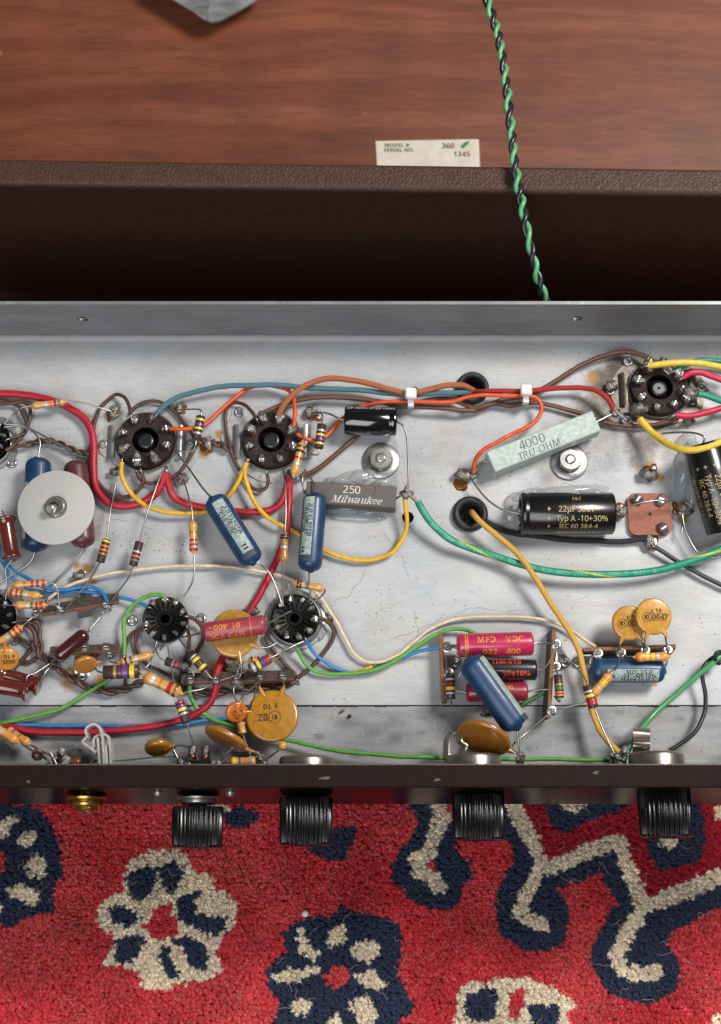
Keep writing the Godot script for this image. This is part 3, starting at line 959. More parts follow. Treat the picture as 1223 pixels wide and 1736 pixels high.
# ---------------------------------------------------------------- chassis and cabinet
func build_chassis() -> void:
	var zb := at(611, 572, 0).z
	var lo := 5.0
	var hi := 90.0
	for k in 40:
		var mid := (lo + hi) * 0.5
		if at(611, 516, mid).z < zb: lo = mid
		else: hi = mid
	rim_h = (lo + hi) * 0.5
	var top := FLOOR + rim_h * 0.001
	var zs := at(611, 1195, 0).z
	var zl := at(611, 1297, rim_h).z
	var zf := at(611, 1335, rim_h).z
	var x0 := -0.205
	var x1 := 0.205
	var o := thing("amplifier_chassis", "open grey steel amplifier chassis with dark brown front panel, holding all the parts", "chassis", Vector3(0, FLOOR, 0))
	# floor plate
	var w := 1240
	var h := 496
	var im := steel(w, h, 31, rgb(170, 171, 172), rgb(150, 152, 156), 0.45, 1300)
	var ed := noise(FastNoiseLite.TYPE_SIMPLEX_SMOOTH, 0.05, 77, 3)
	var to := func(x: float, y: float) -> Vector2:
		var q := at(x, y, 0)
		return Vector2((q.x - x0) / (x1 - x0) * w, (q.z - zb) / (zs - zb) * h)
	# scorching round the rectifier socket, rust, run flux
	for q in [[1040, 640, 40, 0.95], [1030, 672, 60, 0.7], [1046, 622, 26, 0.8], [1052, 610, 30, 0.55], [1025, 745, 70, 0.28], [1090, 760, 34, 0.55], [1075, 775, 22, 0.4], [985, 700, 40, 0.25], [960, 745, 55, 0.2], [1110, 735, 40, 0.3], [1060, 700, 60, 0.35], [930, 805, 26, 0.3], [1150, 770, 40, 0.25], [850, 780, 46, 0.14], [770, 770, 60, 0.1], [700, 780, 50, 0.08]]:
		var p: Vector2 = to.call(q[0], q[1])
		stamp(im, p.x, p.y, q[2] * 0.8, Color(0.22, 0.17, 0.13), q[3], ed)
	for q in [[1003, 640, 12], [1012, 668, 9], [1100, 797, 16], [1118, 808, 8], [1044, 866, 12], [1163, 860, 14], [1040, 880, 8], [1158, 880, 10], [1076, 1145, 3], [1110, 1160, 4], [1090, 1157, 4], [590, 750, 4], [130, 958, 7], [145, 961, 9], [157, 960, 4], [158, 985, 6], [345, 765, 16], [372, 735, 8], [365, 1130, 18], [250, 770, 6], [120, 1150, 20], [135, 1140, 14], [170, 1150, 12], [706, 1047, 3], [958, 1085, 3], [970, 1030, 2]]:
		var p: Vector2 = to.call(q[0], q[1])
		stamp(im, p.x, p.y, q[2] * 0.9, rgb(150, 96, 30), 0.8, ed)
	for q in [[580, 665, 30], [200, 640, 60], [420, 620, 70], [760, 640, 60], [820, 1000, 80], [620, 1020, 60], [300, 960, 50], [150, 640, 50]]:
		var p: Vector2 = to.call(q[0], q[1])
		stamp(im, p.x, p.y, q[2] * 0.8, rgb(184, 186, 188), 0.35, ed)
	for k in 170:                     # dark specks round the parts
		var p: Vector2 = to.call([280, 240, 880, 640, 1000, 100][k % 6] + rng.randfn() * 24.0, [920, 915, 790, 1030, 790, 1000][k % 6] + rng.randfn() * 16.0)
		stamp(im, p.x, p.y, rng.randf_range(0.6, 1.2), Color(0.24, 0.17, 0.13), 0.7, ed)
	for l in [[[660, 1085], [705, 1070], [742, 1052], [765, 1030], [785, 1010], [810, 1003]], [[702, 1035], [707, 1060], [712, 1080]], [[775, 1040], [800, 1030], [860, 1036], [930, 1034], [1000, 1010], [1060, 1000]], [[560, 1020], [590, 1012], [610, 985], [625, 960]], [[648, 900], [680, 940], [695, 985]], [[885, 840], [925, 850], [965, 815]], [[935, 800], [955, 818], [985, 828]], [[150, 905], [190, 880], [215, 884]]]:
		var p := []
		for q in l: p.append(to.call(q[0], q[1]))
		scratch(im, p, Color(0.36, 0.35, 0.34), 0.36)
	for k in 240:
		var p := Vector2(rng.randf() * w, rng.randf() * h)
		scratch(im, [p, p + Vector2(rng.randfn() * 42.0, rng.randfn() * 5.0)], rgb(190, 192, 194) if k % 3 else rgb(140, 138, 136), 0.3)
	var fl := CSGMesh3D.new()
	fl.name = "floor_plate"
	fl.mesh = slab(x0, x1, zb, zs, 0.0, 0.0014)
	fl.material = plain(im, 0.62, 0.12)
	o.add_child(fl)
	var dark := mat(rgb(120, 118, 114), 0.5, 0.6, 0.0, "wear")
	for q in [[797, 872, 4.6], [801, 659, 4.6], [692, 877, 2.5], [703, 661, 1.5], [249.5, 752, 6.5], [461.5, 751, 6.5], [1114.5, 663, 6.5], [283, 1053, 5.0], [501, 1052, 5.0]]:
		var cut := CSGCylinder3D.new()
		cut.radius = q[2] * 0.001
		cut.height = 0.01
		cut.sides = 28
		cut.operation = CSGShape3D.OPERATION_SUBTRACTION
		cut.material = dark
		cut.name = "drilled_hole"
		cut.position = at(q[0], q[1], 0) - Vector3(0, FLOOR, 0)
		fl.add_child(cut, true)
	# front strip: a second sheet behind the panel, a little lower, duller and more pitted
	var im2 := steel(1240, 190, 51, rgb(150, 151, 153), rgb(102, 103, 105), 0.55, 1300)
	for k in 70:
		var p := Vector2(rng.randf() * 1240.0, rng.randf() * 150.0)
		stamp(im2, p.x, p.y, rng.randf_range(6, 26), rgb(84, 84, 85), 0.42, ed)
	for k in 120:
		var p := Vector2(rng.randf() * 1240.0, rng.randf() * 190.0)
		scratch(im2, [p, p + Vector2(rng.randfn() * 9.0, rng.randf() * 26.0)], rgb(80, 80, 82) if k % 2 else rgb(190, 192, 194), 0.35)
	for k in 420:
		var p := Vector2(rng.randf() * 1240.0, rng.randf() * 190.0)
		stamp(im2, p.x, p.y, rng.randf_range(0.7, 1.5), rgb(62, 60, 58), 0.7, ed)
	var fs := MeshInstance3D.new()
	fs.name = "front_sheet"
	fs.mesh = slab(x0, x1, zs + 0.0005, zf - 0.002, -0.0005, 0.0012)
	fs.material_override = plain(im2, 0.62, 0.12)
	o.add_child(fs)
	# ragged edge of the floor plate along the seam
	var burr := Geo.new()
	var x := x0
	while x < x1:
		var len_ := rng.randf_range(0.004, 0.012)
		if rng.randf() < 0.8: burr.box(Vector3(x + len_ * 0.5, FLOOR - 0.0008, zs + 0.0003), Vector3(len_ * 0.46, 0, 0), Vector3(0, 0.0007, 0), Vector3(0, 0, rng.randf_range(0.0002, 0.0005)), 0.0001)
		x += len_
	part("seam_edge", burr, mat(rgb(40, 38, 37), 0.8, 0.2), o)
	# back wall with its screw holes
	var im3 := steel(1240, 120, 61, rgb(136, 137, 139), rgb(104, 105, 108), 0.55, 300)
	for k in 160:
		var p := Vector2(rng.randf() * 1240.0, rng.randf() * 120.0)
		scratch(im3, [p, p + Vector2(20.0 + rng.randf() * 70.0, rng.randfn() * 4.0)], rgb(170, 172, 175) if k % 2 else rgb(92, 92, 94), 0.3)
	var bw := CSGBox3D.new()
	bw.name = "back_wall"
	bw.size = Vector3(x1 - x0, top - FLOOR + 0.0014, 0.0014)
	bw.position = Vector3(0, (top - FLOOR - 0.0014) * 0.5, zb - 0.0007)
	var wm := StandardMaterial3D.new()
	wm.albedo_texture = ImageTexture.create_from_image(im3)
	wm.uv1_triplanar = true
	wm.uv1_world_triplanar = true
	wm.uv1_scale = Vector3(1.0 / (x1 - x0), 1.0 / (top - FLOOR), 1.0 / (x1 - x0))
	wm.roughness = 0.4
	wm.metallic = 0.3
	bw.material = wm
	o.add_child(bw)
	for q in [[140, 541], [978, 540]]:
		var a := 5.0
		var b := rim_h
		for k in 40:
			var mid := (a + b) * 0.5
			if at(q[0], q[1], mid).z < zb: a = mid
			else: b = mid
		var cut := CSGCylinder3D.new()
		cut.name = "screw_hole"
		cut.radius = 0.0024
		cut.height = 0.01
		cut.sides = 20
		cut.operation = CSGShape3D.OPERATION_SUBTRACTION
		cut.material = dark
		cut.rotation.x = PI * 0.5
		cut.position = at(q[0], q[1], (a + b) * 0.5) - Vector3(0, FLOOR, 0) - bw.position
		bw.add_child(cut, true)
	# inside radius where the wall is bent up from the floor
	var fold := Geo.new()
	var pf := []
	for k in 7:
		var a := PI * 0.5 * k / 6.0
		pf.append(Vector3(0, FLOOR + 0.0022 - 0.0022 * sin(a) + 0.0001, zb + 0.0022 - 0.0022 * cos(a)))
	fold.strip(pf, Vector3.RIGHT, (x1 - x0) * 0.5, 0.00012)
	part("wall_fold", fold, mat(rgb(172, 173, 174), 0.6, 0.12, 0.0, "soft", 20.0), o)
	for s in [x0, x1]:
		part("end_wall", Geo.new().box(Vector3(s, (FLOOR + top) * 0.5, (zb + zf) * 0.5), Vector3(0.0007, 0, 0), Vector3(0, (top - FLOOR) * 0.5, 0), Vector3(0, 0, (zf - zb) * 0.5 - 0.002), 0.0002), metal_dull, o)
	# front panel: a folded rim, then the polished face
	part("panel_rim", Geo.new().box(Vector3(0, top - 0.0009, (zl + zf) * 0.5), Vector3(0.207, 0, 0), Vector3(0, 0.0009, 0), Vector3(0, 0, (zf - zl) * 0.5), 0.0005), mat(rgb(36, 23, 21), 0.55, 0.0, 0.0, "wear", 25.0, "", 0.0, 0.2), o)
	for q in [[551, 1319, 0.0022], [48, 1325, 0.0007], [742, 1322, 0.0016], [1010, 1310, 0.0012]]:
		part("scuff", Geo.new().blob(at(q[0], q[1], rim_h - 0.02), Vector3(q[2], 0.00008, 0.0006), 0.4, int(q[0]), Basis(Vector3.UP, 0.2), 16, 6), mat(rgb(98, 84, 80), 0.7, 0.0, 0.0, "speck", 120.0), o)
	part("raw_edge", Geo.new().box(Vector3(0, top - 0.0009, zl - 0.0002), Vector3(0.206, 0, 0), Vector3(0, 0.0006, 0), Vector3(0, 0, 0.0003), 0.0001), mat(rgb(104, 92, 86), 0.5, 0.3, 0.0, "stain", 60.0), o)
	panel_face = zf + 0.0024
	var pb := 8.0
	var lean := Vector3(0, -(rim_h + pb) * 0.0005 + 0.0008, 0.0019)
	part("panel_face", Geo.new().box(Vector3(0, FLOOR + (rim_h - pb) * 0.0005 - 0.0009, zf + 0.0006), Vector3(0.207, 0, 0), lean, Vector3.RIGHT.cross(lean).normalized() * 0.0012, 0.0004), mat(rgb(24, 11, 10), 0.2, 0.0, 0.0, "soft", 20.0, "", 0.0, 0.36), o)
	for q in [[268, 1346], [391, 1346]]:
		part("panel_rivet", Geo.new().lathe(at(q[0], q[1], 22), Vector3.BACK, [Vector2(0.0017, -0.001), Vector2(0.0015, 0.0006), Vector2(0.0009, 0.001), Vector2(0, 0.0011)], 16), metal_dull, o)
	# transformer cans that the chassis stands on
	for q in [[-0.10, -0.02, 0.03], [0.048, -0.03, 0.042]]:
		part("transformer_can", Geo.new().box(Vector3(q[0], FLOOR * 0.5 - 0.0036, q[1]), Vector3(q[2], 0, 0), Vector3(0, FLOOR * 0.5 - 0.0034, 0), Vector3(0, 0, 0.046), 0.004), mat(rgb(18, 18, 19), 0.6, 0.0, 0.0, "wear"), o)

var panel_face := 0.1

func build_cabinet() -> void:
	var hc := 36.0
	var a := at(0, 312, hc)
	var b := at(1223, 330, hc)
	var a2 := at(0, 268, hc)
	var d := (b - a)
	d.y = 0
	var ux := d.normalized()
	var uz := ux.cross(Vector3.UP)         # towards the chassis
	var thick := absf((a2 - a).dot(uz))
	var o := thing("amplifier_cabinet", "dark brown textured cabinet wall behind the chassis, with stained plywood inside", "cabinet", Vector3(a.x, 0, a.z))
	var r := 0.0028
	var prof := []
	var th := FLOOR + hc * 0.001
	for k in 9:
		var q := PI * 0.5 * k / 8.0
		prof.append(Vector2(-r + r * sin(q), th - r + r * cos(q)))
	prof.append(Vector2(0, 0.012))
	prof.append(Vector2(0.003, 0.002))
	prof.append(Vector2(-thick, 0.002))
	for k in 7:
		var q := PI * 0.5 * k / 6.0
		prof.append(Vector2(-thick + 0.002 - 0.002 * cos(q), th - 0.002 + 0.002 * sin(q)))
	var start := a - ux * 0.12
	start.y = 0
	var g := Geo.new()
	g.plate(prof, start, uz, Vector3.UP, -0.6 if uz.cross(Vector3.UP).dot(ux) > 0 else 0.6)
	var hide := mat(rgb(70, 50, 41), 0.42, 0.0, 0.0, "soft", 5.0, "leather", 0.03, 0.34)
	var hm: StandardMaterial3D = hide
	hm.uv1_scale = Vector3.ONE * 20.0
	part("cabinet_wall", g, hide, o)
	for q in [[138, 311, 9, 2.0], [640, 318, 20, 2.2], [392, 318, 12, 1.2], [745, 322, 16, 1.0]]:
		part("worn_spot", Geo.new().blob(at(q[0], q[1] - 4, hc - 0.9), Vector3(q[2] / 4300.0, 0.0005, q[3] / 3600.0), 0.3, int(q[0]), Basis(), 14, 6), mat(rgb(92, 74, 68), 0.7, 0.0, 0.0, "speck", 80.0), o)
	# plywood inside
	var w := 1100
	var h := 560
	var im := Image.create(w, h, false, Image.FORMAT_RGB8)
	var warp := noise(FastNoiseLite.TYPE_SIMPLEX_SMOOTH, 0.006, 12, 2)
	var ring := noise(FastNoiseLite.TYPE_SIMPLEX_SMOOTH, 0.012, 13, 3)
	var fib := noise(FastNoiseLite.TYPE_SIMPLEX, 0.09, 14, 3)
	for y in h:
		for x in w:
			var k := ring.get_noise_2d(x * 0.05, y * 1.5 + warp.get_noise_2d(x * 0.7, y) * 24.0)
			var t := 0.5 + 0.5 * sin(k * 6.0 + y * 0.02)
			var c := rgb(118, 66, 44).lerp(rgb(96, 49, 32), t * 0.7)
			var q := 1.0 + 0.09 * fib.get_noise_2d(x * 0.2, y * 2.2) + 0.1 * warp.get_noise_2d(x * 1.7, y * 2.0)
			im.set_pixel(x, y, c * q)
	var ed := noise(FastNoiseLite.TYPE_SIMPLEX_SMOOTH, 0.05, 78, 3)
	for k in 900:                     # pores of the veneer
		var p := Vector2(rng.randf() * w, rng.randf() * h)
		scratch(im, [p, p + Vector2(4.0 + rng.randf() * 16.0, rng.randfn() * 0.8)], rgb(70, 32, 22) if k % 3 else rgb(140, 88, 62), 0.4)
	for k in 60: stamp(im, rng.randf() * w, rng.randf() * h, rng.randf_range(1.0, 3.5), rgb(186, 130, 104), 0.5, ed)
	var far := at(0, -150, -86).z
	var near := start.z - 0.012
	var ply := MeshInstance3D.new()
	ply.name = "plywood_panel"
	ply.mesh = slab(start.x - o.position.x, start.x + 0.6 - o.position.x, far - 0.06 - o.position.z, near + 0.012 - o.position.z, 0.005, 0.004)
	var pm := plain(im, 0.55, 0.0)
	ply.material_override = pm
	o.add_child(ply)
	var lc := [at(637, 239, -84.7), at(812, 236, -84.7), at(815, 304, -84.7), at(641, 304, -84.7)]
	var lm: Vector3 = (lc[0] + lc[2]) * 0.5
	var poly := []
	for q in lc: poly.append(Vector2(q.x - lm.x, q.z - lm.z))
	part("serial_label", Geo.new().plate(poly, lm, Vector3.RIGHT, Vector3.BACK, 0.0002), mat(rgb(214, 206, 190), 0.7, 0.0, 0.0, "soft", 20.0), o)
	var label: MeshInstance3D = o.get_child(o.get_child_count() - 1)
	var t := Geo.new()
	for q in [["MODEL #", 673, 246, 0.0030], ["SERIAL NO.", 677, 254, 0.0030], ["360", 760, 247, 0.0042], ["1345", 783, 261, 0.0040]]:
		letter_flat(t, q[0], q[3], at(q[1], q[2], -84.6), Vector3.RIGHT, Vector3.FORWARD, true)
	part("lettering", t, mat(rgb(70, 68, 66), 0.8), label)
	part("green_tick", Geo.new().tube(smooth(pts([783, 249, -84.4, 788, 243, -84.4, 795, 241, -84.4, 785, 250, -84.4])), 0.0005, 6), mat(rgb(70, 140, 80), 0.8), label)
	# corner of a galvanised plate lying over the plywood
	var mp := []
	var mc := at(355, 0, -70)
	for q in [[250, -80], [460, -80], [452, -12], [425, 6], [392, 25], [374, 34], [360, 37], [346, 33], [325, 18], [285, -6], [258, -22]]:
		var p := at(q[0], q[1], -70)
		mp.append(Vector2(p.x - mc.x, p.z - mc.z))
	var br := thing("galvanised_plate", "corner of a mottled grey galvanised plate over the plywood", "metal plate", mc)
	var ms := steel(256, 256, 91, rgb(170, 171, 172), rgb(66, 67, 69), 0.75, 300)
	var mm := StandardMaterial3D.new()
	mm.albedo_texture = ImageTexture.create_from_image(ms)
	mm.uv1_triplanar = true
	mm.uv1_scale = Vector3.ONE * 14.0
	mm.roughness = 0.5
	mm.metallic = 0.4
	part("plate", Geo.new().plate(mp, mc, Vector3.RIGHT, Vector3.BACK, 0.0016), mm, br)
	for q in [[270, -45], [440, -45]]:
		part("standoff", Geo.new().lathe(at(q[0], q[1], -86), Vector3.UP, [Vector2(0.004, 0.001), Vector2(0.004, 0.0145)], 12), metal_dull, br)
	twist([934, 530, 14, 918, 490, 27, 900, 420, 36, 884, 340, 39.5, 874, 285, 40.5, 866, 210, 40, 857, 130, 38, 845, 60, 36, 826, 0, 34, 808, -50, 33], 1.08, 12.8, mat(rgb(92, 164, 112), 0.4, 0.0, 0.05), mat(rgb(36, 35, 42), 0.35, 0.0, 0.2), "green and black twisted speaker cable running over the cabinet wall", "speaker_cable", "green_strand", "black_strand")

# ---------------------------------------------------------------- rug
const RED := Color(0.60, 0.036, 0.050)
const NAVY := Color(0.030, 0.044, 0.092)
const CREAM := Color(0.80, 0.70, 0.55)
const DEEP := Color(0.42, 0.012, 0.03)

func on_rug(x: float, y: float) -> Vector2:
	var p := at(x, y, -FLOOR * 1000.0)
	return Vector2(p.x, p.z)

func build_rug() -> void:
	var o := thing("patterned_rug", "red wool pile rug with navy and cream flower pattern under the amplifier", "rug", Vector3.ZERO)
	var base := MeshInstance3D.new()
	base.name = "rug_backing"
	base.mesh = slab(-0.34, 0.34, -0.42, 0.30, -0.0055, 0.003)
	base.material_override = mat(rgb(110, 24, 28), 0.95, 0.0, 0.0, "speck", 60.0)
	o.add_child(base)
	# figures: [colour, outline in steps of the photograph's left or right rug view (l / r)]
	var figs := []
	var L := func(q: Array) -> Vector2: return on_rug(q[0] / 1.973, 1280.0 + q[1] / 1.973)
	var R := func(q: Array) -> Vector2: return on_rug(603.0 + q[0] / 1.973, 1280.0 + q[1] / 1.973)
	var add := func(c: Color, f: Callable, p: Array) -> void:
		var k := PackedVector2Array()
		var box := Rect2(f.call(p[0]), Vector2.ZERO)
		for q in p:
			k.append(f.call(q)); box = box.expand(f.call(q))
		figs.append([c, k, box, 0.0])
	var line := func(c: Color, f: Callable, p: Array, wide: float) -> void:
		var k := PackedVector2Array()
		var box := Rect2(f.call(p[0]), Vector2.ZERO)
		for q in p:
			k.append(f.call(q)); box = box.expand(f.call(q))
		figs.append([c, k, box.grow(wide * 0.001), wide * 0.001])
	# left flower
	add.call(NAVY, L, [[-60, 150], [60, 160], [135, 178], [185, 250], [205, 330], [212, 400], [180, 440], [182, 520], [100, 535], [30, 572], [-60, 560]])
	for q in [[[-20, 230], [40, 190], [60, 215], [20, 275], [-20, 275]], [[45, 285], [90, 245], [125, 262], [90, 312]], [[82, 350], [120, 322], [155, 345], [155, 400], [95, 405]], [[20, 440], [70, 425], [135, 455], [120, 505], [50, 480]], [[-30, 470], [10, 500], [-10, 540], [-40, 520]]]: add.call(CREAM, L, q)
	add.call(RED, L, [[-40, 310], [10, 320], [22, 385], [-40, 405]])
	# cream flower
	add.call(CREAM, L, [[430, 345], [520, 308], [600, 315], [640, 350], [655, 402], [688, 388], [718, 415], [705, 440], [755, 455], [796, 490], [785, 572], [742, 610], [720, 660], [748, 720], [690, 750], [600, 765], [545, 786], [470, 775], [470, 735], [430, 715], [342, 695], [372, 640], [385, 598], [328, 572], [322, 510], [345, 470], [410, 462], [415, 400]])
	for q in [[[420, 395], [490, 365], [530, 372], [520, 430], [470, 490], [440, 460]], [[535, 375], [580, 348], [615, 390], [590, 440], [565, 470], [545, 430]], [[360, 515], [410, 495], [450, 530], [480, 545], [430, 570], [370, 555]], [[385, 620], [440, 600], [490, 600], [470, 660], [430, 690], [385, 690]], [[530, 660], [560, 635], [575, 690], [610, 730], [560, 755], [545, 700]], [[575, 620], [640, 600], [695, 650], [690, 715], [640, 710], [610, 650]], [[590, 480], [670, 440], [680, 500], [640, 510], [700, 540], [750, 530], [765, 590], [700, 600], [640, 560], [600, 550]]]: add.call(NAVY, L, q)
	for q in [[[640, 480], [700, 455], [745, 480], [740, 530], [690, 530]]]: add.call(CREAM, L, q)
	add.call(RED, L, [[485, 570], [520, 510], [575, 480], [580, 540], [600, 600], [555, 605], [520, 615]])
	# navy flower at the bottom
	add.call(NAVY, L, [[890, 740], [905, 690], [960, 655], [945, 590], [1000, 545], [1060, 530], [1090, 545], [1150, 490], [1180, 520], [1290, 540], [1340, 570], [1345, 660], [1330, 720], [1360, 780], [1390, 840], [1350, 880], [1325, 920], [1325, 1000], [925, 1000], [920, 880], [935, 820], [905, 780]])
	for q in [[[985, 580], [1015, 572], [1040, 630], [1070, 665], [1050, 690], [1005, 660]], [[1110, 565], [1150, 560], [1165, 610], [1110, 650], [1090, 615]], [[905, 730], [980, 715], [1070, 700], [1070, 730], [980, 760], [910, 755]], [[970, 830], [1010, 810], [1055, 820], [1030, 865], [980, 865]], [[1095, 880], [1130, 855], [1160, 930], [1095, 930]], [[1170, 640], [1240, 610], [1275, 640], [1240, 690], [1180, 680]], [[1190, 730], [1250, 715], [1300, 770], [1250, 785], [1200, 770]], [[1170, 820], [1230, 800], [1270, 860], [1230, 910], [1180, 870]]]: add.call(CREAM, L, q)
	add.call(RED, L, [[1080, 735], [1110, 708], [1175, 710], [1170, 745], [1130, 785], [1090, 755]])
	# inner field and the vine
	add.call(DEEP, R, [[530, 100], [1260, 100], [1260, 420], [1100, 450], [970, 490], [890, 290], [780, 330], [640, 370], [560, 230]])
	line.call(NAVY, R, [[215, 150], [250, 200], [225, 280], [180, 340]], 5.0)
	line.call(NAVY, R, [[185, 350], [170, 395], [250, 455], [305, 455], [320, 400], [340, 380]], 7.0)
	line.call(NAVY, R, [[300, 240], [290, 320], [330, 375]], 6.0)
	line.call(NAVY, R, [[490, 160], [540, 250], [585, 350], [620, 395], [700, 390], [790, 355], [850, 330]], 6.0)
	line.call(NAVY, R, [[850, 330], [880, 400], [920, 490], [950, 520]], 6.5)
	line.call(NAVY, R, [[560, 420], [530, 480], [535, 550], [590, 590], [640, 580], [655, 530], [620, 470]], 8.5)
	line.call(NAVY, R, [[930, 520], [880, 600], [850, 670], [880, 730], [960, 760], [1020, 740], [1020, 700], [950, 660], [990, 590]], 8.5)
	line.call(NAVY, R, [[980, 560], [1060, 530], [1160, 480], [1240, 450]], 6.5)
	line.call(CREAM, R, [[275, 140], [292, 205], [262, 270], [248, 320], [205, 345], [218, 385], [262, 410], [285, 440]], 3.5)
	line.call(CREAM, R, [[515, 150], [560, 220], [600, 300], [632, 375], [690, 360], [780, 318], [855, 290], [885, 290], [910, 370], [940, 440], [968, 500], [1050, 470], [1150, 432], [1240, 395]], 3.5)
	line.call(CREAM, R, [[600, 405], [572, 465], [550, 525], [590, 548], [625, 568]], 3.3)
	line.call(CREAM, R, [[968, 500], [932, 560], [898, 620], [872, 672], [905, 720], [960, 732], [1008, 722]], 3.4)
	add.call(NAVY, R, [[610, 120], [640, 190], [690, 262], [760, 225], [860, 190], [930, 160], [930, 120]])
	add.call(CREAM, R, [[670, 120], [690, 170], [720, 190], [770, 165], [800, 150], [800, 120]])
	add.call(NAVY, R, [[1100, 150], [1150, 150], [1170, 240], [1160, 350], [1060, 375], [1020, 385], [985, 340], [970, 280], [1100, 270]])
	add.call(CREAM, R, [[1010, 270], [1095, 270], [1060, 310], [1015, 300]])
	add.call(CREAM, R, [[1195, 170], [1250, 150], [1250, 230], [1210, 210]])
	add.call(NAVY, L, [[1030, 310], [1120, 240], [1190, 235], [1195, 270], [1160, 345], [1090, 350]])
	add.call(NAVY, L, [[740, 180], [800, 165], [870, 190], [840, 240], [760, 230]])
	add.call(CREAM, L, [[640, 170], [770, 165], [775, 190], [650, 200]])
	# cream flower, bottom right
	add.call(CREAM, R, [[330, 960], [335, 810], [370, 752], [450, 762], [470, 735], [580, 740], [640, 768], [690, 790], [738, 830], [710, 860], [748, 960]])
	for q in [[[358, 872], [370, 800], [450, 768], [478, 800], [470, 872], [420, 890]], [[580, 830], [680, 828], [675, 905], [590, 960]], [[370, 960], [420, 915], [480, 960]]]: add.call(NAVY, R, q)
	add.call(RED, R, [[515, 800], [572, 768], [560, 850], [545, 890], [515, 870]])
	add.call(CREAM, R, [[1190, 880], [1250, 850], [1250, 960], [1200, 960]])
	# pile: every knot is a tuft of bent strands
	var tufts := []
	for k in 3:
		var g := Geo.new()
		g.blob(Vector3(0, 0.0022, 0), Vector3(0.00132, 0.0028, 0.00132), 0.14, k * 5 + 2, Basis(), 9, 7)
		for s in 10:               # the cut ends of the yarn stand out of each knot
			var a := TAU * s / 9.0 + rng.randf() * 0.7
			var rr := 0.0002 if s == 0 else rng.randf_range(0.0004, 0.00105)
			var foot := Vector3(cos(a) * rr, 0.0024, sin(a) * rr)
			var curl := Vector3(rng.randfn(), 0, rng.randfn()) * 0.0003
			g.tube([foot, foot + Vector3(0, 0.0019, 0) + curl * 0.3, foot + Vector3(0, rng.randf_range(0.0030, 0.0036) - rr * 0.4, 0) + curl], [0.0004, 0.00036, 0.00016], 5)
		tufts.append(g.mesh(Vector3.ZERO))
	var wool := StandardMaterial3D.new()
	wool.vertex_color_use_as_albedo = true
	wool.roughness = 0.95
	var where := [[], [], []]
	var tint := [[], [], []]
	var shade := noise(FastNoiseLite.TYPE_SIMPLEX_SMOOTH, 28.0, 5, 3)
	var pitch := 0.0018
	var z := at(0, 1330, -90).z - 0.02
	var z1 := at(0, 1736, -90).z + 0.03
	var row := 0
	while z < z1:
		var x := -0.215 + (0.5 * pitch if row % 2 else 0.0)
		while x < 0.215:
			var p := Vector2(x + rng.randfn() * 0.0002, z + rng.randfn() * 0.0002)
			var c := RED
			for f in figs:
				if not f[2].has_point(p): continue
				if f[3] == 0.0:
					if Geometry2D.is_point_in_polygon(p, f[1]): c = f[0]
				else:
					for k in f[1].size() - 1:
						if Geometry2D.get_closest_point_to_segment(p, f[1][k], f[1][k + 1]).distance_to(p) < f[3]:
							c = f[0]
							break
			var q := 1.0 + 0.25 * shade.get_noise_2d(p.x, p.y) + rng.randfn() * 0.09
			if c == RED: c = c.lerp(Color(0.70, 0.11, 0.11), clampf(0.35 + 0.6 * shade.get_noise_2d(p.x * 0.6 + 3.0, p.y * 0.6) + rng.randfn() * 0.2, 0.0, 1.0))
			var k := rng.randi() % 3
			var b := Basis(Vector3.UP, rng.randf() * TAU).scaled(Vector3(1.0, rng.randf_range(0.93, 1.05), 1.0))
			b = Basis(Vector3(1, 0, 0), 0.12 + rng.randfn() * 0.1) * Basis(Vector3(0, 0, 1), rng.randfn() * 0.1) * b
			where[k].append(Transform3D(b, Vector3(p.x, -0.0055, p.y)))
			tint[k].append(Color(c.r * q, c.g * q, c.b * q))
			x += pitch
		z += pitch * 0.92
		row += 1
	for k in 3:
		var mm := MultiMesh.new()
		mm.transform_format = MultiMesh.TRANSFORM_3D
		mm.use_colors = true
		mm.mesh = tufts[k]
		mm.instance_count = where[k].size()
		for i in where[k].size():
			mm.set_instance_transform(i, where[k][i])
			mm.set_instance_color(i, tint[k][i])
		var mi := MultiMeshInstance3D.new()
		mi.name = "wool_pile"
		mi.multimesh = mm
		mi.material_override = wool
		mi.set_meta("kind", "stuff")
		o.add_child(mi, true)
	var hair := Geo.new()
	for k in 170:
		var c := on_rug(rng.randf() * 1223.0, rng.randf_range(1375, 1736))
		var p := Vector3(c.x, 0.0006 + rng.randf() * 0.0006, c.y)
		var a := rng.randf() * TAU
		var path := [p]
		for s in 4:
			a += rng.randfn() * 0.7
			p += Vector3(cos(a), rng.randfn() * 0.12, sin(a)) * rng.randf_range(0.0008, 0.0022)
			path.append(p)
		hair.tube(smooth(path), 0.00007, 4)
	part("loose_fibre", hair, mat(rgb(206, 168, 160), 0.8), o)
	o.get_child(o.get_child_count() - 1).set_meta("kind", "stuff")
	var bead := at(518, 1549, -89.2)
	single("white_bead", Geo.new().blob(bead, Vector3(0.0016, 0.0014, 0.0016), 0.05, 2), mat(rgb(226, 226, 222), 0.35), "tiny white plastic bead lying on the rug", "bead")
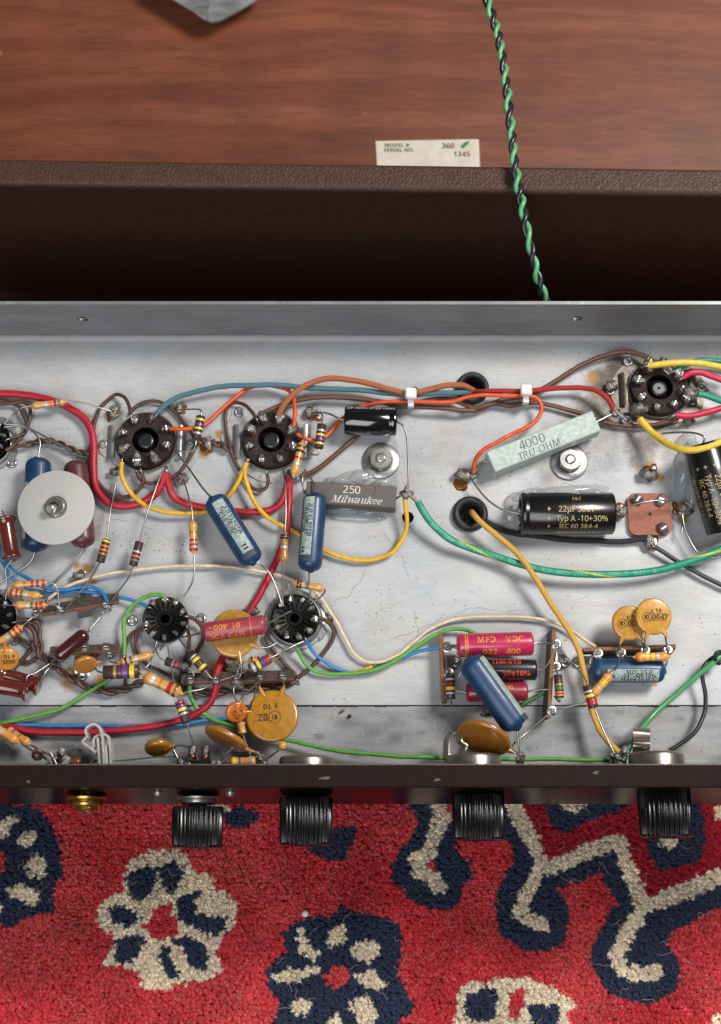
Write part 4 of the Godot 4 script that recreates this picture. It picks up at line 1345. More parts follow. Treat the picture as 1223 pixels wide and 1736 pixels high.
# ---------------------------------------------------------------- sockets, strips, hardware
func build_sockets() -> void:
	octal(249.5, 752, -118, 18.6, [[163, 742], [178, 722], [205, 700], [215, 690], [285, 690], [325, 712], [340, 740], [338, 770], [325, 795], [300, 815], [255, 822], [232, 812], [200, 790], [170, 768]], "dark brown octal socket at the left, beside the thick red wire bend")
	octal(461.5, 751, -112, 19.0, [[375, 740], [390, 712], [396, 690], [412, 688], [425, 698], [500, 690], [532, 720], [540, 745], [530, 775], [510, 800], [480, 822], [440, 815], [405, 795], [380, 765]], "dark brown octal socket in the middle with an orange braided wire on its top pin")
	octal(1114.5, 663, -122, 20.5, [[1030, 660], [1046, 630], [1065, 612], [1072, 600], [1092, 598], [1105, 608], [1160, 612], [1190, 640], [1202, 660], [1192, 690], [1165, 712], [1120, 726], [1080, 722], [1050, 700]], "scorched octal socket at the right with thick yellow, green and crimson wires", true, true)
	noval(283, 1053, -128, [[224.5, 1052], [341, 1049]], false, "black nine-pin socket with a green wire arching to its top pin")
	noval(501, 1052, -138, [[416, 1041], [559, 1047]], true, "black nine-pin socket in a grey shell ring beside the dull red capacitor")
	noval(-19, 753, -50, [[4, 716], [21, 785]], true, "black nine-pin socket cut by the left edge above the grey disc")
	noval(-10, 1050, -40, [[26, 1085]], true, "black nine-pin socket cut by the left edge behind the stack of tan resistors")

func build_strips() -> void:
	tag_strip([72, 1044, 7], [202, 1022, 7], 5.2, Vector3(0, 0.6, 1), [[104, 1036, 8], [180, 1028, 8], [62, 1041, 8]], [[144, 1006, 144, 1034, 6]], "fibre terminal strip under the blue wires at the left, near the tan resistor stack", -1.0)
	tag_strip([84, 1111, 7], [202, 1106, 7], 4.2, Vector3(0, 0.6, 1), [[145, 1101, 6.5], [180, 1101, 6.5], [187, 1112, 6]], [[140, 1145, 140, 1112, 3]], "fibre terminal strip behind the maroon dipped capacitor at lower left", -1.0)
	tag_strip([307, 1160, 7], [499, 1154, 7], 5.2, Vector3(0, 0.6, 1), [[323, 1155, 8], [366, 1155, 9], [402, 1155, 8], [442, 1151, 8], [480, 1150, 8]], [[398, 1120, 402, 1155, 5]], "long fibre terminal strip below the two lower sockets, above the large disc", -1.0)
	tag_strip([747, 1073, 8], [752, 1189, 8], 8.0, Vector3(-0.1, 1, 0), [[758, 1097, 8], [760, 1140, 8], [757, 1175, 6]], [[773, 1123, 757, 1125, 3]], "upright fibre strip at the left ends of the stacked red and black capacitors", 1.0)
	tag_strip([939.5, 1067, 9], [931, 1217, 9], 9.0, Vector3(0.1, 1, 0), [[944, 1092, 9], [943, 1130, 8], [936, 1205, 9]], [[958, 1123, 940, 1120, 3]], "upright fibre strip at the right ends of the stacked red and black capacitors", 1.0)
	tag_strip([989.5, 1101, 8], [1146, 1095, 8], 8.0, Vector3(0, 1, -0.15), [[1014, 1107, 8], [1053, 1106, 8], [1094, 1102, 9], [1132, 1101, 9]], [[978, 1124, 992, 1116, 3]], "fibre strip below the two overlapping tan discs at the right", 1.0)

func build_hardware() -> void:
	hex_bolt(646, 782, 0.0080, 0.0046, 0.0, "hex bolt on a wide washer beside the grey ceramic block resistor")
	hex_bolt(965, 784, 0.0080, 0.0046, 0.0, "hex bolt on a wide washer under the pale green block resistor")
	grommet(797, 872, 0.0076, 0.0044, "rubber grommet with the mustard braided wire coming through")
	grommet(801, 659, 0.0072, 0.0044, "rubber grommet half hidden under the cable bundle")
	# big round clamp plate over two capacitors
	var c := at(96, 861, 15.5)
	var o := thing("clamp_plate", "large pale grey round clamp plate with a bolt at its centre, over two capacitors", "clamp plate", Vector3(c.x, FLOOR, c.z))
	part("round_plate", Geo.new().lathe(c, Vector3.UP, [Vector2(0.0, 0.0011), Vector2(0.0154, 0.0011), Vector2(0.0158, 0.0009), Vector2(0.0159, 0.0), Vector2(0.0, 0.0)], 64), mat(rgb(206, 204, 200), 0.62, 0.1, 0.0, "speck", 70.0, "speckb", 0.006), o)
	part("nut", Geo.new().lathe(c + Vector3(0, 0.0011, 0), Vector3.UP, [Vector2(0.0048, 0), Vector2(0.0047, 0.0006), Vector2(0.0041, 0.0007), Vector2(0.0041, 0.0026), Vector2(0.0036, 0.0033), Vector2(0.0018, 0.0033)], 6), metal_bright, o)
	part("nut_flange", Geo.new().lathe(c + Vector3(0, 0.0011, 0), Vector3.UP, [Vector2(0.0047, 0), Vector2(0.0046, 0.0007), Vector2(0.0038, 0.0008)], 36), metal_bright, o)
	var bolt := Geo.new()
	var ax := Vector3(-0.22, 1, 0.34).normalized()
	var th := [Vector2(0.0017, -0.016)]
	for k in 16:
		th.append(Vector2(0.0019, 0.002 + k * 0.0003)); th.append(Vector2(0.0016, 0.00215 + k * 0.0003))
	th.append(Vector2(0.0013, 0.0071)); th.append(Vector2(0.0, 0.0071))
	bolt.lathe(c, ax, th, 20)
	part("threaded_bolt", bolt, metal_nut, o)
	# zip ties
	for q in [[696, 675, "white zip tie round the bundle beside the small black electrolytic"], [890, 669, "white zip tie where the orange wire leaves the bundle"]]:
		var z := at(q[0], q[1], 6)
		var t := thing("zip_tie", q[2], "zip tie", z, "white zip ties on the cable bundle")
		var loop := []
		for k in 21:
			var a := TAU * k / 20.0
			loop.append(z + Vector3(0, sin(a) * 0.0048, cos(a) * 0.0041))
		part("strap", Geo.new().strip(loop, Vector3.RIGHT, 0.0012, 0.0004), mat(rgb(222, 222, 218), 0.35, 0.0, 0.2), t)
		part("lock_head", Geo.new().box(z + Vector3(0, 0.0052, -0.0002), Vector3(0.0024, 0, 0.0001), Vector3(0, 0.0016, 0), Vector3(0, 0, 0.0024), 0.0006), mat(rgb(226, 226, 222), 0.32, 0.0, 0.2), t)
		part("tail_slot", Geo.new().box(z + Vector3(0.0001, 0.0020, 0.0040), Vector3(0.0013, 0, 0), Vector3(0, 0.0012, 0), Vector3(0, 0, 0.0008), 0.0002), mat(rgb(210, 210, 206), 0.35, 0.0, 0.2), t)
	# solder lugs and splices
	lug(194, 699, 1, 2.2, true, "solder lug with amber flux at the end of the upper left tan resistor lead")
	lug(197, 801, 3, 1.7, true, "solder lug below the left octal socket beside the yellow wire")
	lug(311, 812, 2, 2.0, true, "solder lug at lower right of the left octal socket")
	lug(305, 694, 4, 1.7, true, "solder lug at the upper right of the left octal socket")
	lug(527, 700, 5, 2.4, true, "solder lug with amber flux beside the small black electrolytic lead")
	lug(355, 752, 7, 2.4, true, "solder lug in amber flux between the two left octal sockets")
	lug(787, 806, 6, 3.0, true, "fat solder lug under the orange wire end beside the pale green block", 5.0)
	lug(1101, 806, 9, 2.8, true, "twisted solder lug in amber flux above the brown phenolic plate", 5.0)
	lug(1052, 868, 8, 2.6, true, "solder lug in flux at the left side of the brown phenolic plate")
	lug(1160, 866, 2, 2.8, true, "solder lug in flux at the right side of the brown phenolic plate", 5.0)
	lug(1101, 921, 4, 2.4, true, "solder lug below the brown phenolic plate joining two black wires", 4.0)
	lug(1035, 657, 5, 2.2, true, "scorched solder lug with flux left of the right octal socket")
	lug(1168, 716, 3, 1.8, false, "solder lug below the right octal socket, under the crimson wire")
	lug(135, 977, 3, 1.8, true, "solder lug with amber stain above the blue wire pair at left")
	lug(390, 1120, 6, 2.4, true, "solder lug in flux under the disc behind the dull red capacitor")
	lug(428, 1036, 6, 2.0, true, "solder lug in flux where the red wire slips behind the tan disc")
	lug(1166, 672, 2, 3.0, true, "large shiny solder lump with amber flux at the right side of the scorched socket", 9.0)
	lug(1133, 632, 5, 2.6, false, "solder lump under the green wire at the upper right of the scorched socket", 9.0)
	lug(1083, 697, 3, 2.8, false, "solder lump at the lower left of the scorched socket by the pale yellow wire", 9.0)
	lug(1098, 622, 4, 2.2, false, "solder lump at the end of the upper pale yellow wire", 9.0)
	for q in [[[1157, 872, 7, 1160, 890, 7, 1168, 912, 6, 1182, 935, 6, 1202, 945, 7, 1240, 940, 9], "bare bent lead from the right phenolic plate lug across the earth wire"], [[931, 1210, 9, 912, 1226, 12, 892, 1243, 15, 874, 1258, 16, 868, 1266, 16], "straight bare lead from the upright strip to the middle pot terminals"], [[1157, 872, 6, 1157, 888, 6, 1156, 905, 6], "short bare stub below the right phenolic plate lug"], [[313, 1290, 15, 300, 1282, 14, 292, 1272, 14], "short bare lead behind the front edge above the left knob"], [[404, 1154, 8, 396, 1170, 8, 402, 1190, 9], "thin bare lead hanging from the middle of the long strip"]]:
		single("bare_lead", Geo.new().tube(smooth(pts(q[0])), 0.0004, 7), metal_lead, q[1], "wire", "bare leads")
	for q in [[689, 838, 10.5, 2.2, 3, "shiny solder splice joining yellow, green and grey block leads"], [1043, 700, 6, 2.0, 5, "solder splice joining the red braided wire and the pale green block lead"]]:
		var p := at(q[0], q[1], q[2])
		var s := thing("solder_splice", q[5], "solder joint", p, "")
		part("solder", Geo.new().blob(p, Vector3(q[3], q[3] * 0.7, q[3] * 0.8) * 0.001, 0.4, q[4], Basis(), 16, 10), metal_solder, s)
		part("twisted_lead", Geo.new().tube(smooth([p + Vector3(0.0004, 0.0006, -0.0032), p + Vector3(0, 0.0012, -0.001), p + Vector3(0.0024, 0.0006, 0.0014), p + Vector3(0.0048, 0, 0.0034)]), 0.0009, 8), metal_solder, s)
	# brown phenolic base of a can capacitor
	var bc := at(1102, 871.5, 2.2)
	var b := thing("phenolic_base", "brown rounded square phenolic plate with twisted tabs at its corners", "capacitor base", Vector3(bc.x, FLOOR, bc.z))
	var poly := []
	for k in 4:
		for j in 7:
			var a := PI * 0.5 * k + PI * 0.5 * j / 6.0
			poly.append(Vector2(cos(a), sin(a)) * 0.0034 + Vector2([1, -1, -1, 1][k], [1, 1, -1, -1][k]) * 0.0057)
	part("plate", Geo.new().plate(poly, bc, Vector3.RIGHT, Vector3.BACK, 0.0021), mat(rgb(146, 74, 44), 0.55, 0.0, 0.0, "wear", 50.0), b)
	part("centre_hole", Geo.new().lathe(bc, Vector3.UP, [Vector2(0.0007, 0.00005), Vector2(0.0, 0.00005)], 14), mat(rgb(28, 14, 10), 0.8), b)
	for q in [[1079, 847, 0.6], [1121, 848, 2.0], [1123, 896, 1.0]]:
		var p := at(q[0], q[1], 2.4)
		var dd := Vector3(cos(q[2]), 0, sin(q[2]))
		part("twisted_tab", Geo.new().strip(smooth([p - dd * 0.0024, p - dd * 0.001 + Vector3.UP * 0.002, p + dd * 0.0008 + Vector3.UP * 0.0024, p + dd * 0.0026 + Vector3.UP * 0.0008], 0.0006), Vector3(-dd.z, 0, dd.x), 0.0012, 0.00025), metal_bright, b)
		solder(b.get_child(b.get_child_count() - 1), p + Vector3.UP * 0.0012, 1.9, int(q[0]), 0.7)
	# bare rivets in the chassis floor
	for q in [[1065, 613, 2.0, "ring eyelet at the upper left ear of the scorched right socket"], [1190, 656, 2.2, "ring eyelet at the right ear of the scorched right socket"], [1062, 712, 2.2, "ring eyelet at the lower left ear of the scorched right socket"], [406, 699, 2.0, "ring eyelet at the upper left ear of the middle octal socket"], [140, 1007, 2.2, "ring eyelet under the blue wire pair at left"]]:
		var e := thing("ring_eyelet", q[3], "rivet", at(q[0], q[1], 0.9), "ring eyelets in the chassis floor")
		eyelet(e, at(q[0], q[1], 0.9), q[2], "ring", metal_dull)
	# crumbs
	single("seed_husk", Geo.new().blob(at(580, 1206, 0.5), Vector3(0.0011, 0.0005, 0.0006), 0.2, 4, Basis(Vector3.UP, 0.5)), mat(rgb(110, 84, 54), 0.7), "dry brown seed husk below the seam in the chassis floor", "seed")
	single("dark_bead", Geo.new().blob(at(593, 1214, 0.4), Vector3.ONE * 0.0008, 0.05, 4), mat(rgb(34, 24, 26), 0.4), "tiny dark round bead below the seam in the chassis floor", "bead")

func build_blocks() -> void:
	var ink := mat(rgb(96, 112, 106), 0.8)
	# pale green wire-wound block
	var h := 12.0
	var q := [at(824.5, 765, h), at(1004.5, 695, h), at(1020, 731, h), at(839, 799.5, h)]
	var c: Vector3 = (q[0] + q[1] + q[2] + q[3]) * 0.25
	var d: Vector3 = (q[1] - q[0]).normalized()
	var s: Vector3 = ((q[3] - q[0]) - d * (q[3] - q[0]).dot(d))
	var o := thing("block_resistor", "pale green ceramic block resistor with dark printing, lying at a slant", "resistor", c - Vector3.UP * 0.008, "ceramic block resistors")
	part("body", Geo.new().box(c - Vector3.UP * 0.0042, d * (q[1] - q[0]).length() * 0.5, Vector3.UP * 0.0042, s * 0.5, 0.0005), mat(rgb(186, 200, 192), 0.6, 0.0, 0.1, "wear", 40.0, "speckb", 0.004), o)
	var t := Geo.new()
	var u := -s.normalized()
	letter_flat(t, "4000", 0.0055, c + Vector3.UP * 0.00006 - d * 0.0048 + u * 0.0017, d, u, false, 0.1)
	letter_flat(t, "TRU-OHM", 0.0044, c + Vector3.UP * 0.00006 - d * 0.0032 - u * 0.0026, d, u, false, 0.1)
	part("lettering", t, ink, o)
	lead(o, c - d * 0.0223 - Vector3.UP * 0.004, [822, 782, 7, 808, 797, 6, 800, 806, 5], 0.45)
	lead(o, c + d * 0.0223 - Vector3.UP * 0.004, [1030, 706, 7, 1043, 700, 6], 0.6)
	# grey-brown wire-wound block
	h = 10.0
	q = [at(519, 815.5, h), at(671.5, 825, h), at(671.5, 860.5, h), at(519, 852, h)]
	c = (q[0] + q[1] + q[2] + q[3]) * 0.25
	d = (q[1] - q[0]).normalized()
	s = ((q[3] - q[0]) - d * (q[3] - q[0]).dot(d))
	o = thing("block_resistor", "grey-brown ceramic block resistor with white printing, bedded in clear glue", "resistor", c - Vector3.UP * 0.008, "ceramic block resistors")
	part("body", Geo.new().box(c - Vector3.UP * 0.0044, d * (q[1] - q[0]).length() * 0.5, Vector3.UP * 0.0044, s * 0.5, 0.0004), mat(rgb(112, 103, 98), 0.7, 0.0, 0.0, "speck", 60.0, "speckb", 0.006), o)
	t = Geo.new()
	u = -s.normalized()
	letter_flat(t, "250", 0.0046, c + Vector3.UP * 0.00006 + d * 0.0003 + u * 0.0021, d, u, false)
	letter_flat(t, "Milwaukee", 0.0040, c + Vector3.UP * 0.00006 + d * 0.0029 - u * 0.0022, d, u, false, 0.42, true)
	part("lettering", t, mat(rgb(206, 206, 202), 0.6), o)
	part("crack", Geo.new().tube([c + d * 0.0101 + u * 0.0043 + Vector3.UP * 0.00002, c + d * 0.0098 + u * 0.0005 + Vector3.UP * 0.00002, c + d * 0.0092 - u * 0.0043 + Vector3.UP * 0.00002], 0.0001, 5), mat(rgb(66, 52, 46), 0.8), o)
	part("chip", Geo.new().blob(c + d * 0.0098 + u * 0.0001, Vector3(0.0005, 0.00012, 0.0005), 0.3, 3), mat(rgb(130, 74, 40), 0.7), o)
	lead(o, c + d * 0.0186 - Vector3.UP * 0.003, [681, 840, 9, 689, 839, 9], 0.45)
	lead(o, c - d * 0.0186 - Vector3.UP * 0.003, [514, 830, 9, 513, 812, 10, 514, 800, 9], 0.45)
	# glue
	glue([600, 812, 34, 14, 3.4, -14, 620, 812, 26, 12, 4.5, 10, 575, 818, 24, 10, 5.0, 0, 648, 822, 20, 7, 5.0, 8], "smear of clear glue along the upper side of the grey block")
	glue([590, 866, 38, 10, 5.0, 0, 632, 868, 30, 12, 3.2, -12, 606, 878, 44, 8, 1.6, 2], "smear of clear glue along the lower side of the grey block")
	glue([960, 836, 60, 12, 5.0, -4, 1005, 840, 26, 11, 5.5, 8, 900, 838, 26, 10, 4.0, -10], "bead of clear glue along the upper side of the black electrolytic")
	glue([875, 855, 16, 20, 4.5, 20, 868, 872, 14, 16, 2.4, 60, 880, 886, 10, 14, 4.0, 0], "blob of clear glue at the left end of the black electrolytic")
	glue([1160, 790, 14, 40, 6.0, 16, 1166, 752, 18, 14, 8.0, 30, 1172, 838, 12, 36, 6.0, 14], "bead of clear glue on the left flank of the leaning black electrolytic")

# ---------------------------------------------------------------- wires
func vinyl(r: int, g: int, b: int) -> Material:
	return mat(rgb(r, g, b), 0.5, 0.0, 0.04, "wear", 35.0)

func build_wires() -> void:
	var red := vinyl(178, 24, 46)
	var crimson := vinyl(206, 34, 74)
	var yellow := vinyl(232, 178, 24)
	var pale := vinyl(232, 198, 70)
	var brown := vinyl(84, 56, 44)
	var tan := vinyl(102, 64, 46)
	var orange := vinyl(224, 84, 30)
	var lime := vinyl(96, 166, 66)
	var blue := vinyl(38, 128, 190)
	var cream := vinyl(226, 204, 172)
	var teal := vinyl(16, 148, 116)
	var black := vinyl(36, 38, 42)
	wire([-20, 668, 3, 20, 668, 3, 60, 672, 3, 100, 684, 3, 132, 700, 3, 150, 718, 3, 158, 745, 3, 159, 785, 3, 161, 818, 3, 170, 840, 3, 190, 855, 3, 218, 857, 3, 245, 851, 3.5, 265, 836, 5, 276, 816, 6, 280, 800, 7], 1.65, red, "thick red wire bending down from the left edge to the left octal socket", "thick red wires")
	wire([283, 802, 7, 286, 822, 5, 297, 844, 3, 325, 856, 3, 360, 863, 3, 400, 867, 3, 440, 868, 3, 465, 862, 3, 480, 846, 4, 487, 824, 6, 489, 806, 7], 1.6, red, "thick red wire sagging between the two left octal sockets", "thick red wires")
	wire([492, 806, 7, 491, 840, 5, 489, 870, 5, 485, 910, 4, 470, 948, 3, 452, 986, 3, 437, 1014, 3, 420, 1042, 3, 400, 1080, 3, 380, 1112, 4, 372, 1130, 6, 366, 1146, 8], 1.5, red, "red wire running from the middle octal socket down behind the tan disc", "thick red wires")
	wire([367, 1160, 8, 364, 1178, 6, 352, 1196, 4, 330, 1211, 3, 300, 1223, 3, 250, 1233, 3, 190, 1239, 3, 120, 1242, 3, 60, 1240, 3, 10, 1232, 3, -30, 1225, 3], 1.45, red, "red wire leaving the long strip and running left below the seam", "thick red wires")
	wire([207, 783, 8, 206, 800, 7, 210, 816, 6, 220, 834, 5, 236, 850, 5, 258, 862, 5, 290, 869, 5, 325, 871, 4, 352, 866, 4, 376, 852, 4, 395, 832, 5, 408, 808, 6, 418, 784, 8], 0.95, yellow, "yellow wire looping between the two left octal sockets under a blue capacitor", "yellow wires")
	wire([420, 784, 8, 415, 798, 7, 418, 818, 6, 428, 844, 5, 445, 868, 5, 468, 886, 5, 495, 899, 4, 525, 918, 3, 552, 934, 3, 580, 945, 3, 612, 950, 3, 640, 947, 3, 665, 937, 4, 682, 914, 5, 690, 890, 6, 689, 865, 8, 686, 846, 10], 0.95, yellow, "yellow wire looping past the grey block to the shiny splice", "yellow wires")
	# heater wires
	wire([222, 702, 8, 219, 688, 7, 211, 674, 5, 198, 669, 3, 184, 678, 2, 170, 692, 2, 161, 715, 1.5, 157, 740, 1.5, 153, 760, 1.5, 152, 780, 2, 155, 800, 2, 168, 820, 2, 184, 836, 2, 203, 843, 2, 222, 840, 3, 238, 828, 4, 244, 812, 6, 240, 800, 7], 0.8, brown, "dark brown heater wire looping round the left side of the left octal socket", "brown heater wires")
	wire([224, 696, 3, 236, 686, 2.5, 258, 680, 2.5, 280, 685, 2.5, 298, 700, 2.5, 316, 722, 2.5, 330, 742, 2.5, 338, 748, 3], 0.8, brown, "dark brown heater wire curving over the top of the left octal socket", "brown heater wires")
	wire([232, 800, 3, 240, 815, 2.5, 258, 820, 2.5, 278, 816, 2.5, 300, 804, 2.5, 316, 786, 2.5, 326, 768, 2.5, 334, 752, 3], 0.8, brown, "dark brown heater wire curving under the left octal socket", "brown heater wires")
	wire([434, 708, 8, 426, 696, 7, 415, 686, 5, 400, 682, 3, 387, 688, 2, 382, 705, 1.5, 384, 730, 1.5, 390, 752, 2, 394, 772, 2, 402, 790, 2, 406, 797, 2], 0.8, brown, "dark brown heater wire looping at the upper left of the middle octal socket", "brown heater wires")
	wire([453, 803, 6, 455, 815, 5, 452, 826, 4, 442, 831, 3, 428, 827, 2.5, 416, 814, 2.5, 409, 802, 2], 0.8, brown, "short dark brown heater wire looping below the middle octal socket", "brown heater wires")
	twist([332, 744, 3, 348, 750, 3, 365, 752, 3, 380, 757, 3, 392, 764, 3], 0.75, 9.0, brown, brown, "short twisted brown heater pair between the two left octal sockets")
	twist([42, 757, 3, 62, 749, 3, 84, 747, 3, 104, 753, 3, 124, 762, 3, 142, 768, 3, 154, 770, 3], 0.72, 9.5, brown, brown, "twisted brown heater pair leading from the left edge socket to the red wire")
	wire([-10, 678, 3, 14, 682, 3, 30, 688, 3, 39, 703, 3, 46, 718, 3, 44, 732, 4, 30, 740, 5, 16, 744, 7], 0.8, brown, "dark brown heater wire arching over the socket at the upper left edge", "brown heater wires")
	wire([-10, 684, 3.4, 20, 684, 3.4, 40, 682, 3, 51, 692, 3, 51, 710, 3, 45, 728, 3, 33, 745, 4, 22, 756, 6, 10, 764, 7], 0.8, brown, "dark brown heater wire crossing behind the upper left tan resistor", "brown heater wires")
	wire([10, 762, 4, 30, 757, 4, 44, 755, 3.5, 66, 751, 2], 0.8, brown, "short dark brown heater wire from the left edge socket to the twisted pair", "brown heater wires")
	# lower heater wires
	wire([243, 1067, 6, 234, 1069, 5, 231, 1082, 3, 233, 1098, 2, 240, 1114, 2, 252, 1128, 2, 272, 1138, 2, 292, 1150, 2, 306, 1160, 2], 0.8, brown, "dark brown heater wire hanging from the left pin of the green-wired nine-pin socket", "brown heater wires")
	wire([240, 1066, 5, 226, 1073, 3, 217, 1085, 2, 212, 1102, 2, 211, 1130, 2, 213, 1150, 2, 212, 1164, 2.5], 0.75, brown, "dark brown heater wire dropping beside the green wire to the twisted pair", "brown heater wires")
	wire([320, 1046, 7, 333, 1051, 5, 343, 1064, 3, 344, 1082, 2, 337, 1098, 2, 326, 1118, 2, 316, 1138, 2, 309, 1156, 2, 312, 1166, 2], 0.85, brown, "dark brown heater wire bulging right of the green-wired nine-pin socket", "brown heater wires")
	wire([318, 1066, 6, 321, 1080, 3, 319, 1100, 2, 312, 1124, 2, 307, 1146, 2, 306, 1164, 2], 0.8, brown, "dark brown heater wire hanging straight from the right of the green-wired socket", "brown heater wires")
	wire([465, 1066, 6, 455, 1072, 4, 451, 1083, 2.5, 458, 1096, 2, 471, 1112, 2, 486, 1128, 2, 498, 1140, 2, 503, 1150, 2], 0.85, brown, "dark brown heater wire from the left of the grey-ringed nine-pin socket", "brown heater wires")
	wire([538, 1046, 7, 552, 1052, 5, 564, 1064, 3, 566, 1080, 2, 556, 1098, 2, 540, 1118, 2, 522, 1136, 2, 506, 1148, 2], 0.85, brown, "dark brown heater wire looping right of the grey-ringed nine-pin socket", "brown heater wires")
	twist([505, 1148, 2, 490, 1158, 2, 465, 1163, 2, 430, 1166, 2, 395, 1171, 2, 360, 1176, 2, 330, 1174, 2, 308, 1165, 2], 0.78, 12.0, brown, brown, "twisted brown heater pair passing below the long terminal strip")
	twist([56, 1090, 3, 66, 1106, 3, 80, 1120, 3, 98, 1134, 3, 118, 1148, 3, 140, 1161, 3, 165, 1170, 3, 190, 1173, 3, 214, 1168, 3, 234, 1159, 3, 250, 1152, 3], 0.85, 10.5, brown, brown, "twisted brown heater pair sagging diagonally at the lower left")
	wire([28, 1054, 6, 46, 1051, 5, 62, 1054, 3, 68, 1066, 3, 68, 1080, 3, 72, 1094, 3, 70, 1106, 3], 0.85, brown, "dark brown heater wire arching right of the socket at the lower left edge", "brown heater wires")
	wire([40, 1056, 3, 54, 1066, 3, 60, 1078, 3, 61, 1092, 3, 66, 1104, 3], 0.85, brown, "dark brown heater wire hanging inside the loop at the lower left edge", "brown heater wires")
	wire([24, 1076, 2, 42, 1086, 2, 56, 1096, 2, 62, 1104, 2], 0.85, brown, "short dark brown heater wire crossing under the loop at the lower left edge", "brown heater wires")
	wire([32, 1126, 2, 42, 1114, 2, 52, 1102, 2, 62, 1092, 2], 0.85, brown, "dark brown heater wire slanting up beside the yellow-brown disc at the left edge", "brown heater wires")
	wire([34, 1120, 1.6, 52, 1122, 1.6, 64, 1112, 1.6, 68, 1100, 2], 0.8, brown, "dark brown heater wire curling under the twisted pair at the lower left", "brown heater wires")
	# bundle
	wire([268, 700, 8, 276, 690, 7.5, 288, 681, 7, 306, 672, 6.5, 340, 662, 6.5, 380, 655, 6.5, 425, 653, 7, 470, 653, 7.5, 520, 657, 7, 570, 660, 6.5, 612, 661, 6.5, 655, 667, 6.5, 696, 669, 6.5, 740, 667, 7.5, 775, 666, 7, 798, 664, 3], 1.15, braid(rgb(84, 124, 138)), "grey-blue braided wire arching over both left octal sockets into the bundle", "braided wires")
	wire([471, 709, 8, 476, 696, 10, 487, 680, 11, 505, 662, 11, 528, 649, 10, 556, 642, 10, 586, 643, 9.5, 618, 648, 9, 655, 659, 9, 690, 666, 8.5, 722, 662, 9, 755, 654, 9.5, 785, 653, 7.5, 803, 662, 3], 1.25, braid(rgb(178, 104, 62)), "copper-brown braided wire arching from the middle octal socket into the bundle", "braided wires")
	wire([438, 704, 6, 452, 698, 6, 470, 690, 5.5, 492, 682, 5, 520, 676, 5, 552, 673, 5, 590, 674, 5, 630, 679, 5, 665, 684, 5, 700, 685, 4.5, 730, 678, 4.5, 755, 676, 4, 780, 682, 4, 805, 692, 5, 832, 685, 5, 856, 676, 4, 890, 672, 4, 918, 660, 4, 950, 641, 4, 985, 620, 4.5, 1020, 604, 5, 1060, 597, 5, 1090, 602, 6, 1110, 614, 7], 1.05, tan, "thick brown wire through both zip ties, arching up to the scorched socket", "thick brown wires")
	wire([508, 808, 4, 530, 800, 4, 550, 786, 4, 575, 766, 4, 600, 745, 4, 625, 720, 4, 650, 698, 4, 672, 690, 4, 700, 689, 5, 728, 691, 6, 760, 693, 6, 790, 696, 5, 815, 694, 4, 838, 684, 4, 862, 688, 3, 880, 685, 3, 910, 683, 3, 945, 690, 3, 985, 701, 3, 1020, 714, 3, 1060, 721, 3, 1100, 722, 3, 1130, 716, 4, 1150, 708, 5], 1.0, tan, "thick brown wire from under the small electrolytic to below the scorched socket", "thick brown wires")
	wire([289, 727, 8, 308, 727, 9, 332, 725, 8.5, 350, 718, 7, 366, 704, 6, 386, 685, 5, 404, 670, 4.5, 422, 658, 4, 448, 653, 4, 474, 656, 4, 490, 662, 5, 497, 673, 7, 500, 695, 9, 499, 715, 9, 499, 728, 8], 0.88, orange, "orange wire looping between the two left octal sockets under the grey-blue braid", "orange wires")
	wire([505, 736, 8, 518, 743, 8, 533, 747, 7, 548, 743, 6, 562, 731, 5, 577, 714, 4.5, 595, 699, 4.5, 620, 688, 5, 650, 682, 7, 690, 680, 8, 730, 682, 9, 765, 681, 9, 795, 673, 9.5, 825, 670, 9.5, 860, 671, 9, 892, 671, 8.5, 910, 675, 8, 918, 688, 7.5, 915, 704, 7, 903, 718, 8, 885, 729, 10, 865, 738, 13.5, 848, 747, 13.8, 828, 757, 13.5, 814, 768, 12, 806, 782, 9, 803, 801, 6], 0.9, orange, "long orange wire through the bundle, ending at the fat solder lug", "orange wires")
	wire([803, 664, 3, 822, 664, 7, 850, 663, 7.5, 880, 663, 7, 915, 661, 6.5, 950, 658, 6, 980, 657, 6, 1005, 660, 7, 1022, 669, 8, 1034, 682, 7.5, 1042, 696, 6.5], 1.15, braid(rgb(176, 46, 42)), "red braided wire from the upper grommet to the solder splice", "braided wires")
	wire([1099, 620, 10, 1120, 618, 11, 1150, 615, 11, 1180, 615, 11, 1210, 620, 11, 1250, 630, 11], 1.45, pale, "thick pale yellow wire across the top of the scorched socket", "thick wires at the scorched socket")
	wire([1148, 627, 8, 1162, 620, 8, 1180, 613, 7.5, 1205, 611, 7, 1250, 616, 7], 1.3, teal, "thick green wire from the top right of the scorched socket", "thick wires at the scorched socket")
	wire([1158, 640, 8, 1170, 633, 9, 1188, 631, 9, 1205, 637, 9, 1225, 645, 9, 1250, 655, 9], 1.35, crimson, "upper thick crimson wire leaving the scorched socket to the right", "thick wires at the scorched socket")
	wire([1184, 668, 8, 1198, 670, 8, 1214, 676, 8, 1250, 690, 8], 1.35, teal, "thick green wire leaving the right lug of the scorched socket", "thick wires at the scorched socket")
	wire([1146, 704, 8, 1170, 705, 8, 1192, 701, 8, 1214, 695, 8, 1250, 684, 8], 1.35, crimson, "lower thick crimson wire leaving the scorched socket to the right", "thick wires at the scorched socket")
	wire([1085, 710, 8, 1096, 724, 9, 1112, 739, 11, 1132, 752, 16, 1155, 761, 21, 1178, 763, 23, 1200, 758, 24, 1225, 748, 24, 1255, 735, 24], 1.5, pale, "thick pale yellow wire sagging below the scorched socket over the leaning electrolytic", "thick wires at the scorched socket")
